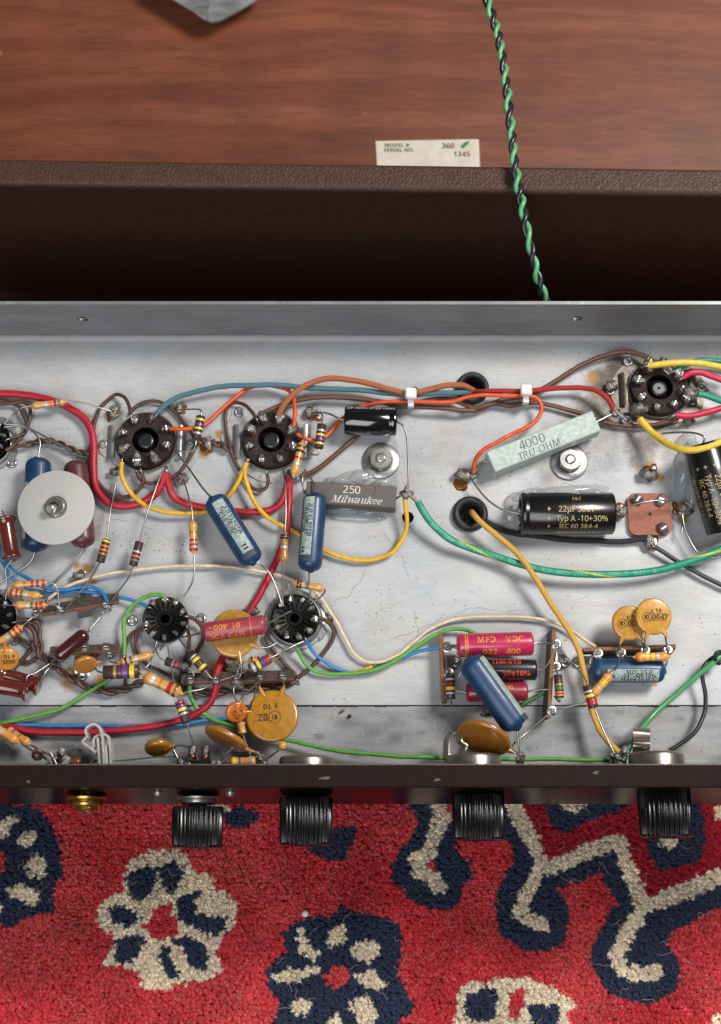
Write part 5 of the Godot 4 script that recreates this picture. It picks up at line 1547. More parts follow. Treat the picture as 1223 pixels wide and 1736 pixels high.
	# green-yellow earth wire with its stripe and print
	var p := smooth(pts([709, 851, 10, 716, 864, 10, 728, 882, 9, 745, 900, 8, 768, 917, 7, 800, 930, 6, 840, 943, 6, 880, 956, 7, 920, 966, 8, 965, 972, 8, 1020, 974, 8, 1075, 972, 8, 1120, 966, 8, 1160, 955, 8, 1195, 943, 8, 1225, 930, 8, 1260, 915, 8]))
	var e := single("earth_wire", Geo.new().tube(p, 0.00152, 12), teal, "thick green and yellow striped earth wire curving across to the right edge", "wire", "")
	var f := Geo.frames(p)
	var st := Geo.new()
	for k in p.size():
		var a: float = f[3][k] / 0.050 * TAU + 2.2
		for j in 2:
			var b: float = a + (-0.28 if j == 0 else 0.28)
			var n: Vector3 = f[1][k] * cos(b) + f[2][k] * sin(b)
			st.vert(p[k] + n * 0.00156, n)
		if k > 0: st.tri(2 * k - 2, 2 * k - 1, 2 * k); st.tri(2 * k - 1, 2 * k + 1, 2 * k)
	part("yellow_stripe", st, vinyl(196, 190, 40), e)
	var pr := Geo.new()
	var s := 0.004
	for word in ["AWM", "OR", "600V", "1015/1230", "AWM", "OR", "600V", "1230/1015", "AWM", "OR", "E75835", "AWG", "18"]:
		var a := text_arrays(word, 0.0018)
		var wide: float = a[Mesh.ARRAY_VERTEX].size() * 0.0 + word.length() * 0.00105
		var s0 := pr.v.size()
		for q in a[Mesh.ARRAY_VERTEX]:
			var t: float = s + wide * 0.5 - q.x
			var k := 0
			while k < p.size() - 2 and f[3][k + 1] < t: k += 1
			var w := clampf((t - f[3][k]) / (f[3][k + 1] - f[3][k]), 0, 1)
			var c: Vector3 = p[k].lerp(p[k + 1], w)
			var b: float = -q.y / 0.00154 - 0.15
			var side: Vector3 = f[0][k].cross(Vector3.UP).normalized()
			var n: Vector3 = Vector3.UP * cos(b) - side * sin(b)
			pr.vert(c + n * 0.00155, n)
		for q in a[Mesh.ARRAY_INDEX]: pr.ix.append(s0 + q)
		s += wide + 0.0042
	part("lettering", pr, mat(rgb(128, 196, 172), 0.6), e)
	wire([800, 868, -2, 803, 872, 5, 810, 880, 8, 824, 892, 9, 848, 912, 9, 872, 934, 9, 894, 958, 10, 912, 986, 9, 930, 1018, 8, 950, 1046, 8, 968, 1074, 9, 980, 1100, 9, 988, 1130, 9, 994, 1160, 8, 1002, 1200, 8, 1014, 1232, 10, 1032, 1258, 13, 1050, 1276, 15], 1.2, braid(rgb(226, 172, 74)), "long mustard braided wire from the lower grommet to the front edge", "braided wires")
	wire([818, 880, 1.4, 835, 890, 1.6, 860, 901, 1.6, 900, 908, 1.6, 950, 914, 1.6, 1000, 917, 1.6, 1050, 918, 2, 1085, 914, 3, 1098, 914, 4], 1.2, braid(rgb(44, 44, 46)), "black braided wire running under the black electrolytic", "braided wires")
	wire([1110, 927, 4, 1130, 939, 4, 1160, 958, 3, 1190, 976, 3, 1225, 992, 3, 1260, 1006, 3], 0.95, black, "straight black wire leaving the phenolic plate lug to the right edge", "black wires")
	wire([1240, 1100, 8, 1222, 1112, 9, 1205, 1126, 9, 1180, 1148, 8, 1150, 1174, 7, 1122, 1198, 7, 1102, 1218, 8, 1086, 1238, 11, 1074, 1256, 14, 1063, 1276, 15], 1.1, mat(rgb(74, 150, 92), 0.35, 0.0, 0.2), "green wire slanting down from the right edge to the front edge", "")
	wire([1240, 1098, 8, 1226, 1104, 10, 1216, 1106, 12, 1212, 1114, 11, 1215, 1124, 8, 1222, 1124, 7, 1217, 1112, 7, 1208, 1116, 7, 1198, 1124, 8, 1192, 1134, 8, 1192, 1155, 7, 1196, 1180, 6, 1195, 1205, 6, 1187, 1228, 7, 1174, 1246, 9, 1156, 1260, 12, 1136, 1272, 15], 0.88, black, "black wire hooked round the green one, curving down to the right pot", "black wires")
	wire([322, 1163, 7, 322, 1176, 5, 328, 1192, 4, 342, 1208, 3, 366, 1221, 3, 396, 1231, 3, 430, 1242, 3, 470, 1250, 4, 500, 1257, 5, 545, 1268, 6, 600, 1276, 7, 660, 1281, 8, 720, 1284, 9, 790, 1286, 9, 860, 1287, 9, 930, 1287, 9, 1000, 1288, 10, 1045, 1289, 12], 0.85, lime, "long lime green wire from the long strip along the front edge", "lime green wires")
	wire([-30, 1232, 4, 10, 1225, 4, 60, 1213, 4, 95, 1205, 4, 118, 1194, 4, 140, 1180, 4, 162, 1166, 4, 184, 1153, 5], 0.85, lime, "lime green wire climbing from the left edge to the fat brown resistor", "lime green wires")
	wire([281, 1014, 8, 274, 1009, 8, 258, 1009, 7, 240, 1016, 6, 224, 1028, 5, 213, 1044, 5, 209, 1062, 5, 211, 1084, 5, 211, 1112, 6], 0.85, lime, "lime green wire arching left from the top of the nine-pin socket", "lime green wires")
	wire([503, 1098, 6, 511, 1113, 4, 522, 1129, 3, 540, 1139, 3, 570, 1143, 3, 605, 1141, 3, 640, 1134, 4, 672, 1119, 4, 705, 1097, 4, 735, 1078, 4, 765, 1067, 4, 790, 1068, 4, 812, 1077, 4], 0.85, lime, "lime green wire swinging right from the grey-ringed socket to the pink capacitor", "lime green wires")
	wire([920, 1175, 4, 900, 1186, 3, 880, 1196, 3, 850, 1204, 2.5, 830, 1206, 2.5], 0.85, vinyl(64, 128, 44), "short green wire under the tilted blue capacitor", "")
	wire([520, 1086, 6, 528, 1100, 4, 540, 1114, 3, 558, 1127, 2.5, 578, 1137, 1.6, 600, 1142, 1.6, 628, 1138, 2, 660, 1124, 2.5, 690, 1112, 4, 718, 1102, 5, 746, 1098, 7], 0.78, blue, "blue wire running under the lime wire to the upright strip", "blue wires")
	wire([594, 1142, 1.0, 612, 1138, 1.0, 632, 1130, 1.2], 0.95, yellow, "short yellow sleeve under the lime and blue wires", "")
	wire([74, 1022, 4, 86, 1012, 4, 104, 1000, 4, 130, 988, 4, 165, 977, 4, 210, 969, 4, 260, 963, 3, 306, 960, 3, 350, 959, 3, 395, 962, 3, 440, 968, 3, 485, 979, 3, 520, 994, 4, 540, 1008, 5, 558, 1034, 3, 574, 1060, 2.5, 588, 1088, 2.5, 602, 1110, 2.5, 622, 1122, 2.5, 648, 1121, 2.5, 678, 1108, 3, 705, 1086, 3, 730, 1066, 3, 765, 1052, 3, 810, 1046, 3, 860, 1046, 3, 915, 1049, 3, 955, 1062, 3, 985, 1080, 4, 1010, 1097, 6], 0.72, cream, "long thin cream wire weaving across the chassis between both ends", "")
	wire([-12, 902, 4, 0, 930, 4, 10, 952, 4, 26, 968, 4, 46, 980, 5, 74, 995, 5, 105, 1000, 5, 135, 996, 5, 158, 996, 5, 174, 1005, 6, 181, 1018, 7, 184, 1026, 8], 0.8, blue, "upper blue wire from the left edge to the small terminal strip", "blue wires")
	wire([-14, 912, 3, -2, 940, 3, 10, 962, 3, 24, 984, 3, 50, 998, 3, 90, 1006, 3, 130, 1003, 3, 170, 1006, 4, 205, 1013, 4, 230, 1020, 5, 250, 1028, 7], 0.78, blue, "lower blue wire from the left edge to the green-wired nine-pin socket", "blue wires")
	wire([-30, 1226, 2, 30, 1229, 2, 100, 1230, 2, 170, 1230, 2, 240, 1231, 2, 300, 1229, 2, 345, 1222, 2, 390, 1218, 2, 430, 1212, 2], 0.78, blue, "blue wire running along the seam beside the long red wire", "blue wires")
	wire([62, 1304, 14, 78, 1298, 12, 92, 1294, 11], 0.9, cream, "short cream wire end at the front edge on the left", "")
# ---------------------------------------------------------------- resistors
func build_resistors() -> void:
	resistor(true, [50, 689, 8], [115, 681, 8], 6.6, "s.45 o.57 r.68 e.79", [36, 692, 8, 22, 704, 8, 8, 718, 7], [128, 681, 8, 146, 684, 7, 168, 691, 6, 188, 697, 4], "tan resistor with silver, orange and red bands lying across the red wire")
	resistor(true, [327, 880, 9], [329, 941, 9], 7.4, "d.38 r.6 v.73 r.86", [325, 862, 9, 319, 838, 8, 311, 812, 5], [330, 965, 9, 325, 990, 9, 310, 1014, 8, 306, 1022, 7], "upright tan resistor with red and violet bands above the nine-pin socket")
	resistor(true, [483.5, 899, 11], [481, 957, 10], 7.4, "k.16 k.24 d.38 s.5", [485, 870, 11, 484, 830, 10, 481, 796, 7], [480, 985, 9, 479, 1008, 8, 481, 1028, 7], "brownish tan upright resistor beside the vertical blue capacitor", 1)
	resistor(true, [494, 988, 13], [552, 998, 13], 6.8, "k.2 k.28 e.44 b.5", [490, 990, 13, 493, 1006, 11, 499, 1022, 8], [551, 1003, 12, 543, 1013, 10, 527, 1023, 8], "tan resistor with black bands above the grey-ringed nine-pin socket")
	resistor(true, [514, 746, 11], [497, 809, 12], 7.6, "n.2 k.32 r.5 s.66", [514, 738, 9, 506, 730, 8], [488, 806, 10, 481, 798, 8], "slanting tan resistor on the right side of the middle octal socket")
	resistor(true, [19, 992, 12], [82, 988, 12], 6.6, "d.38 r.58 v.73 r.88", [10, 1000, 11, 6, 1012, 9], [92, 990, 12, 99, 1004, 11, 101, 1032, 9], "top tan resistor of the stack of three at the left edge")
	resistor(true, [11, 1003, 12.5], [73, 1011, 12.5], 6.8, "r.16 r.3 g.43 s.56", [-6, 1004, 12], [80, 1015, 10, 76, 1021, 8], "middle tan resistor of the stack of three at the left edge")
	resistor(true, [22, 1026, 12], [82, 1026, 12], 6.8, "s.44 g.55 r.69 r.82w", [4, 1026, 11], [94, 1026, 10, 103, 1034, 9], "bottom tan resistor of the stack of three at the left edge")
	resistor(true, [40, 1060, 11], [-6, 1094, 11], 7.8, "r.16 r.3 g.46 s.6", [50, 1051, 9, 62, 1044, 8, 72, 1042, 7], [-14, 1100, 10], "slanting tan resistor with green and red bands at the left edge")
	resistor(true, [200, 1124, 12], [261, 1109, 12], 7.0, "o.1 k.23 b.37 s.52", [188, 1122, 10, 184, 1115, 8], [270, 1104, 12, 277, 1094, 9, 279, 1090, 7], "tan resistor with a teal band under the green-wired nine-pin socket")
	resistor(true, [241, 1144, 13], [311, 1177, 13], 10.8, "s.28 d.46 r.68w n.82", [236, 1140, 12, 237, 1136, 11], [324, 1172, 11, 344, 1168, 9, 362, 1158, 8], "fat tan resistor with silver and red bands near the long strip")
	resistor(true, [-20, 1226, 10], [34, 1260, 10], 8.5, "s.45", [-30, 1220, 10], [44, 1266, 10, 60, 1276, 12, 80, 1288, 14], "front tan resistor of the crossed pair at the lower left corner", 3)
	resistor(true, [10, 1236, 6], [53, 1263, 8], 8.0, "y.15w v.3 e.55", [0, 1230, 6], [62, 1268, 9, 84, 1280, 12, 98, 1290, 14], "back tan resistor of the crossed pair at the lower left corner")
	resistor(true, [1073, 1114, 15], [1138, 1113, 15], 7.7, "o.1w y.37 y.52 s.64", [1063, 1113, 12, 1055, 1107, 9], [1134, 1108, 11, 1131, 1102, 9], "golden tan resistor above the labelled blue capacitor", 3)
	resistor(true, [1037, 1141, 17], [1003, 1180, 14], 7.8, "y.34 y.44 s.62", [1044, 1135, 16, 1050, 1124, 13, 1052, 1108, 9], [998, 1185, 13, 985, 1193, 11, 955, 1200, 9, 938, 1204, 9], "golden tan resistor leaning across the labelled blue capacitor", 3)
	resistor(true, [386, 1292, 16], [439, 1290, 16], 8.0, "y.22w v.4 o.58 s.72", [372, 1294, 14], [446, 1290, 16], "tan resistor with yellow and violet bands tucked behind the front edge")
	resistor(true, [418, 1122, 9], [467, 1116, 9], 7.6, "k.2 o.32 k.42", [405, 1128, 8, 402, 1150, 8], [474, 1114, 9, 490, 1100, 8, 508, 1090, 6], "tan resistor half hidden behind a brown striped resistor under the tan disc")
	resistor(true, [408, 1222, 18], [412, 1246, 17], 6.8, "", [405, 1215, 18], [418, 1262, 16, 426, 1284, 15], "small plain tan resistor hanging below the small orange disc")
	var carbon := "brown"
	resistor(false, [341, 706, 10], [333, 745, 10], 8.0, "y.17 v.38 y.55 s.76", [342, 697, 10, 336, 694, 9, 318, 694, 7, 306, 695, 5], [331, 757, 10, 326, 765, 9, 305, 765, 8, 296, 762, 7], "brown resistor with two yellow bands between the left octal sockets")
	resistor(false, [546, 720, 10], [540.5, 760, 10], 8.0, "s.28 y.46 v.64 y.82", [547, 704, 9, 541, 700, 8, 528, 700, 5], [540, 770, 10, 533, 771, 9, 520, 769, 8, 506, 766, 7], "brown resistor with two yellow bands beside the small electrolytic")
	resistor(false, [181, 915, 7], [170.5, 953, 7], 7.2, "y.09 o.3 o.48 d.65", [187, 870, 7, 193, 838, 5, 198, 812, 4], [166, 960, 7, 152, 984, 7, 132, 1008, 8, 112, 1032, 8], "brown resistor with yellow and orange bands right of the round clamp plate")
	resistor(false, [237, 919, 9], [226, 959, 9], 7.4, "s.43 o.62 e.79", [250, 870, 9, 266, 824, 8, 277, 796, 8], [223, 968, 9, 218, 980, 9, 200, 1004, 9, 186, 1024, 9], "brown resistor with grey and orange bands below the left octal socket")
	resistor(false, [176, 1140, 12], [236, 1138, 12], 11.8, "d.34 n.47 v.62w y.82w", [166, 1138, 11, 160, 1130, 8], [244, 1134, 12, 254, 1124, 11, 262, 1100, 8, 266, 1088, 7], "fat brown resistor with violet and yellow bands on the scorched lower strip")
	resistor(false, [281, 1121, 8], [319, 1132, 8], 7.4, "e.35 r.52 b.86", [274, 1117, 8, 266, 1106, 8, 264, 1096, 7], [322, 1134, 8, 329, 1144, 8, 323, 1154, 8], "brown resistor with red and blue bands under the green-wired nine-pin socket")
	resistor(false, [322, 1107, 10], [348, 1136, 10], 7.6, "s.25 y.42w y.85w", [312, 1094, 9, 305, 1084, 7], [354, 1144, 9, 363, 1154, 8], "brown resistor with wide yellow bands left of the tan disc")
	resistor(false, [304, 1189, 13], [317, 1225, 13], 8.0, "r.08 v.24 y.4w s.6", [299, 1172, 12, 292, 1140, 10, 287, 1110, 8, 285, 1096, 7], [322, 1242, 14, 330, 1266, 16, 336, 1290, 18], "brown resistor with red, violet and yellow bands hanging over the seam")
	resistor(false, [423, 1135, 14], [458, 1116, 14], 8.6, "s.2w y.45w v.66w r.86w", [408, 1142, 12, 385, 1150, 10, 368, 1155, 9], [470, 1110, 13, 492, 1098, 10, 515, 1087, 8], "dark striped resistor with yellow, violet and red bands under the tan disc", 2)
	resistor(false, [763, 1144, 10], [764.5, 1185, 10], 7.8, "s.2 r.38 y.58w s.78", [762, 1138, 9, 760, 1132, 8], [766, 1192, 9, 767, 1198, 7], "upright brown resistor against the strip left of the stacked capacitors")
	resistor(false, [946, 1144, 11], [949.5, 1183, 11], 7.2, "d.44 g.6w o.78 o.9", [944, 1134, 10, 943, 1126, 9], [949, 1190, 10, 940, 1180, 8], "upright brown resistor with green and orange bands on the right-hand strip")
	resistor(false, [996, 1162, 14], [1007, 1200, 14], 8.4, "s.28 y.47w r.68w r.8w", [992, 1150, 13, 974, 1128, 11, 958, 1110, 10, 946, 1094, 9], [1011, 1208, 14, 1022, 1236, 15, 1038, 1270, 16, 1046, 1284, 16], "brown resistor with yellow and wide red bands crossing the mustard wire")

# ---------------------------------------------------------------- capacitors
func build_caps() -> void:
	moulded([430.4, 954, 12], [361.6, 844, 12], 21.5, [-6, 0.13, 0.9, 29], true, [440, 956, 11, 455, 968, 9, 466, 990, 8, 478, 1024, 8], [346, 830, 11, 322, 796, 9, 306, 775, 8, 298, 764, 7], "blue moulded capacitor slanting beside the sagging red wire, pale label upwards")
	moulded([525, 967, 13], [535, 838, 13], 20.5, [28, 0.17, 0.93, 30], true, [524, 985, 12, 526, 1000, 11, 524, 1020, 8], [534, 826, 12, 526, 808, 10, 516, 796, 9], "upright blue moulded capacitor overlapping the grey block resistor")
	moulded([1002, 1136, 8], [1126.5, 1137, 8], 20.5, [-35, 0.2, 0.9, 32], true, [1000, 1122, 8, 1006, 1112, 8, 1014, 1107, 8], [1130, 1126, 8, 1132, 1112, 9, 1132, 1104, 9], "blue moulded capacitor lying level below the right-hand strip, label readable")
	moulded([878, 1233, 20], [795, 1117, 22], 23.5, [-52, 0.1, 0.93, 20], false, [878, 1246, 19, 880, 1264, 18, 880, 1282, 17], [786, 1108, 20, 772, 1098, 13, 758, 1097, 9], "large blue moulded capacitor lying across the pink and black capacitors")
	moulded([59, 933, 7], [66, 778, 7], 22.5, [55, 0.1, 0.72, 20], false, [57, 944, 6, 46, 958, 5, 20, 975, 4, -10, 994, 3], [66, 768, 7, 68, 748, 7, 54, 730, 7, 30, 722, 7, 8, 724, 7], "blue moulded capacitor mostly hidden under the round clamp plate")
	moulded([142, 926, 7], [128, 783, 7], 21.0, [], false, [137, 938, 6, 128, 952, 5, 100, 980, 4, 70, 1004, 4, 52, 1014, 4], [124, 772, 7, 112, 760, 7, 80, 742, 7, 40, 722, 7, 10, 719, 7], "maroon moulded capacitor mostly hidden under the round clamp plate", rgb(92, 42, 42))
	# black electrolytics
	var blk := mat(rgb(15, 15, 17), 0.28, 0.0, 0.35, "soft", 30.0)
	var gold := mat(rgb(196, 172, 122), 0.5, 0.2)
	var lines := [["+", 3.4, 11.0, -2, 1.0], ["22µF 500V-", 3.5, 22.8, -2, 0.92], ["+", 3.4, 11.0, -28, 1.0], ["Typ A -10+30%", 3.4, 24.6, -28, 0.95], ["+", 3.2, 11.0, -51, 1.0], ["IEC 60 384-4", 3.0, 23.2, -51, 0.95], ["40/085/56 ( )", 2.8, 22.0, -78, 1.0], ["F&T", 2.2, 22.6, 29, 0.9]]
	tubular([882, 870.5, 9.5], [1039.5, 870.5, 9.5], 36.5, blk, lines, gold, [868, 868, 9, 848, 862, 8, 826, 846, 7, 806, 822, 6, 798, 808, 5], [1056, 863, 12, 1085, 853, 13, 1120, 848, 12, 1146, 850, 9, 1157, 862, 6], "large black electrolytic with gold printing lying level in the middle right")
	var lines2 := lines.duplicate(true)
	for q in lines2: q[2] = q[2] - 1.0
	tubular([1192, 752, 17], [1233, 899, 9.5], 36, blk, lines2, gold, [1194, 741, 18, 1178, 734, 16, 1150, 733, 10, 1122, 735, 6], [1236, 915, 9], "large black electrolytic leaning at the right edge, one end raised")
	tubular([672.5, 715, 8], [584.5, 713, 8], 25.5, mat(rgb(14, 14, 16), 0.14, 0.0, 0.9, "soft", 30.0), [["160V 47µF 160V 47", 2.1, 10.8, -45, 1.0]], mat(rgb(200, 206, 206), 0.5), [684, 722, 8, 690, 742, 8, 692, 780, 9, 693, 815, 10, 691, 832, 11], [572, 708, 8, 560, 702, 7, 544, 699, 6, 528, 700, 5], "small black electrolytic with upside-down white print along its upper edge")
	var txt: Node3D = get_child(get_child_count() - 1)
	# printed tubular capacitors
	var ochre := mat(rgb(214, 146, 52), 0.5, 0.2)
	tubular([775, 1094.5, 14], [904, 1091, 14], 20, mat(rgb(190, 36, 84), 0.35, 0.0, 0.5, "wear", 40.0), [["MFD", 3.6, 11.6, 17, 1.0, true], ["VDC", 3.6, 23.0, 17, 1.05, true], [".022", 3.6, 12.4, -45, 1.05, true], ["400", 3.6, 22.2, -45, 1.05, true], ["|", 0.45, 3.0], ["|", 0.35, 3.9]], ochre, [766, 1094, 12, 758, 1097, 9], [918, 1090, 13, 940, 1091, 10], "bright pink tubular capacitor with gold print, top of the stack of three", "film")
	tubular([792, 1134, 9], [910, 1135.5, 9], 18, mat(rgb(30, 30, 33), 0.3, 0.0, 0.5, "wear", 40.0), [["TIM-S10", 2.9, 15.5, 36, 1.1, true], ["µF±10%", 3.3, 19.6, -28, 0.9, true], ["200V", 2.4, 18.5, -76, 1.0, true]], mat(rgb(214, 62, 40), 0.5), [784, 1136, 8, 776, 1150, 7, 762, 1158, 7], [922, 1134, 9, 934, 1118, 9, 941, 1098, 9], "black tubular capacitor with red print, middle of the stack of three", "film")
	tubular([791, 1174, 7], [894.5, 1172.5, 7], 16, mat(rgb(158, 40, 58), 0.35, 0.0, 0.5, "wear", 40.0), [["MFD", 2.6, 5.0, 20, 1.0, true], ["400.", 2.9, 16.8, 19, 0.95, true]], ochre, [782, 1172, 7, 762, 1170, 7], [910, 1170, 8, 932, 1169, 8], "dark pink tubular capacitor, bottom of the stack of three", "film")
	tubular([450.5, 1058.5, 20], [346.5, 1072, 19], 16.5, mat(rgb(164, 58, 74), 0.45, 0.0, 0.25, "wear", 50.0), [["MFD", 3.3, 11.6, 48, 1.0, true], ["VDC", 3.3, 19.6, 48, 1.0, true], [".01", 3.3, 11.0, -8, 1.05, true], ["400", 3.3, 17.6, -8, 1.05, true], ["~", 3.0, 21.6, -8, 1.0, true], ["|", 0.3, 5.6]], ochre, [462, 1053, 17, 478, 1044, 12, 494, 1036, 9], [336, 1074, 16, 322, 1078, 12, 308, 1080, 8], "dull red tubular capacitor with upside-down gold print over the tan disc", "film")
	# ceramic discs
	var right := Vector3.RIGHT
	logo_at = [-2.9, -0.3, 1.75, 7.0]
	disc_cap([1108, 1045, 17], Vector3(0.05, 1, 0.12), 31, 2.4, [[1094, 1080, 14, 1093, 1092, 11, 1094, 1101, 9], [1128, 1078, 14, 1130, 1090, 11, 1131, 1100, 9]], [["± 10", 2.4, 0.9, 2.3], [".0047", 3.0, 2.0, -0.3]], right, "round tan disc with black print, in front of the overlapping pair", Color(0.80, 0.58, 0.22), "d")
	disc_cap([1067, 1056, 13], Vector3(0.0, 1, 0.1), 29.5, 2.4, [[1053, 1086, 11, 1052, 1098, 9, 1053, 1105, 8], [1088, 1086, 11, 1092, 1096, 9, 1094, 1102, 8]], [["± 10", 2.4, 0.9, 2.3], [".0047", 3.0, 2.0, -0.3]], right, "round tan disc mostly behind the other of the overlapping pair", Color(0.77, 0.55, 0.2), "d")
	logo_at = [0.2, -0.6, 0.95, 3.0]
	disc_cap([397, 1074, 12], Vector3(0.03, 1, 0.02), 41, 2.6, [[408, 1120, 11, 410, 1138, 9, 404, 1154, 8], [434, 1096, 11, 452, 1098, 9, 470, 1090, 7], ], [[".01", 2.2, 3.0, -0.2]], Vector3(0.8, 0, -0.5), "large tan disc lying behind the dull red tubular capacitor", Color(0.75, 0.545, 0.22))
	logo_at = [-1.0, 0.7, 2.3, 7.6]
	disc_cap([462, 1214, 16], Vector3(0.02, 1, -0.08), 43.5, 2.6, [[442, 1170, 14, 440, 1158, 11, 442, 1152, 9], [479, 1172, 14, 481, 1160, 11, 480, 1151, 9]], [["± 10", 3.2, 0.6, -3.6], ["02", 3.6, 3.6, 0.7]], Vector3(-1, 0, 0.04), "largest dark tan disc hanging below the long strip, print upside down", Color(0.68, 0.47, 0.11), "d")
	logo_at = [-0.8, 0.2, 0.8, 2.0]
	disc_cap([401, 1207, 22], Vector3(0.35, 1, 0.55), 18, 2.4, [[405, 1192, 22, 414, 1178, 17, 430, 1164, 12, 441, 1153, 9], [424, 1206, 20, 429, 1190, 17, 436, 1160, 11]], [["± 10", 1.8, 0.0, 1.2], ["47", 1.8, 0.4, -1.0]], Vector3(-0.5, 0, 0.8), "small orange disc tilted beside the largest dark tan disc", Color(0.76, 0.42, 0.12))
	disc_cap([383, 1252, 20], Vector3(-0.42, 0.22, 0.9), 38, 2.4, [[426, 1271, 19, 436, 1278, 18, 440, 1284, 17]], [], right, "tan disc seen edge-on, slanting in front of the largest dark tan disc", Color(0.68, 0.44, 0.14))
	disc_cap([268, 1267, 16], Vector3(0.12, 0.42, 0.88), 22, 3.4, [[294, 1264, 16, 312, 1264, 17, 322, 1268, 18], [294, 1270, 15, 301, 1284, 15, 302, 1294, 15]], [], right, "small brown-tan disc on edge near the front switch tabs", Color(0.64, 0.42, 0.14))
	disc_cap([821, 1251, 21], Vector3(-0.34, 0.42, 0.85), 45, 2.6, [[866, 1268, 19, 876, 1276, 18, 881, 1284, 17]], [], right, "large brown disc standing on edge above the middle pot", Color(0.62, 0.40, 0.12))
	disc_cap([10, 1116, 15], Vector3(0.0, 1, 0.75), 22, 2.6, [[0, 1096, 14, 6, 1088, 12], [14, 1096, 13, 12, 1086, 11]], [["± 10", 2.2, -2.0, -1.4], [".0035", 2.0, -1.8, 0.9]], Vector3(-1, 0, 0.05), "tan disc with upside-down print cut by the left edge", Color(0.82, 0.55, 0.16))
	disc_cap([145, 1127, 10], Vector3(0.25, 0.5, 0.9), 20.5, 2.2, [[164, 1118, 9, 174, 1112, 7]], [], right, "tan disc on edge over the scorched lower strip", Color(0.74, 0.49, 0.2))
	# brown glazed and dipped parts
	flared([9, 878, 13], [20, 949, 13], 14.0, [4, 866, 10], [10, 966, 12, 12, 990, 10, 10, 1016, 8], "upright brown glazed capacitor at the left edge by the round clamp plate")
	flared([-14, 1161, 13], [47, 1171, 13], 13.5, [-26, 1160, 10], [46, 1148, 14, 62, 1140, 12, 92, 1120, 9], "front brown glazed capacitor of the pair at the lower left edge")
	flared([2, 1143, 9], [68, 1163, 9], 13.5, [-8, 1140, 8], [76, 1142, 9, 84, 1132, 8, 93, 1121, 8], "rear brown glazed capacitor of the pair at the lower left edge")
	var pa := at(95, 1116, 13)
	var pb := at(149, 1072, 13)
	var d := (pb - pa).normalized()
	var o := thing("dipped_capacitor", "glossy maroon pill-shaped dipped capacitor above the lower left strip", "capacitor", (pa + pb) * 0.5)
	part("body", Geo.new().lathe(pa, d, capsule((pb - pa).length(), 0.0031, 0.0029), 24), mat(rgb(70, 24, 24), 0.2, 0.0, 0.8, "wear", 60.0), o)
	lead(o, pa, [90, 1120, 12, 88, 1124, 10, 104, 1128, 6, 106, 1114, 6], 0.36)
	lead(o, pb, [152, 1068, 12, 170, 1046, 10, 174, 1038, 9, 184, 1032, 9], 0.36)
	single("orange_bead", Geo.new().blob(at(479, 1264, 20), Vector3(0.0018, 0.0018, 0.0019), 0.06, 2), mat(rgb(206, 142, 70), 0.35, 0.0, 0.5), "small round tan bead-shaped component end beside the left pot", "component")
	lead(get_child(get_child_count() - 1), at(478, 1265, 21), [470, 1274, 20, 456, 1284, 18, 446, 1290, 17])

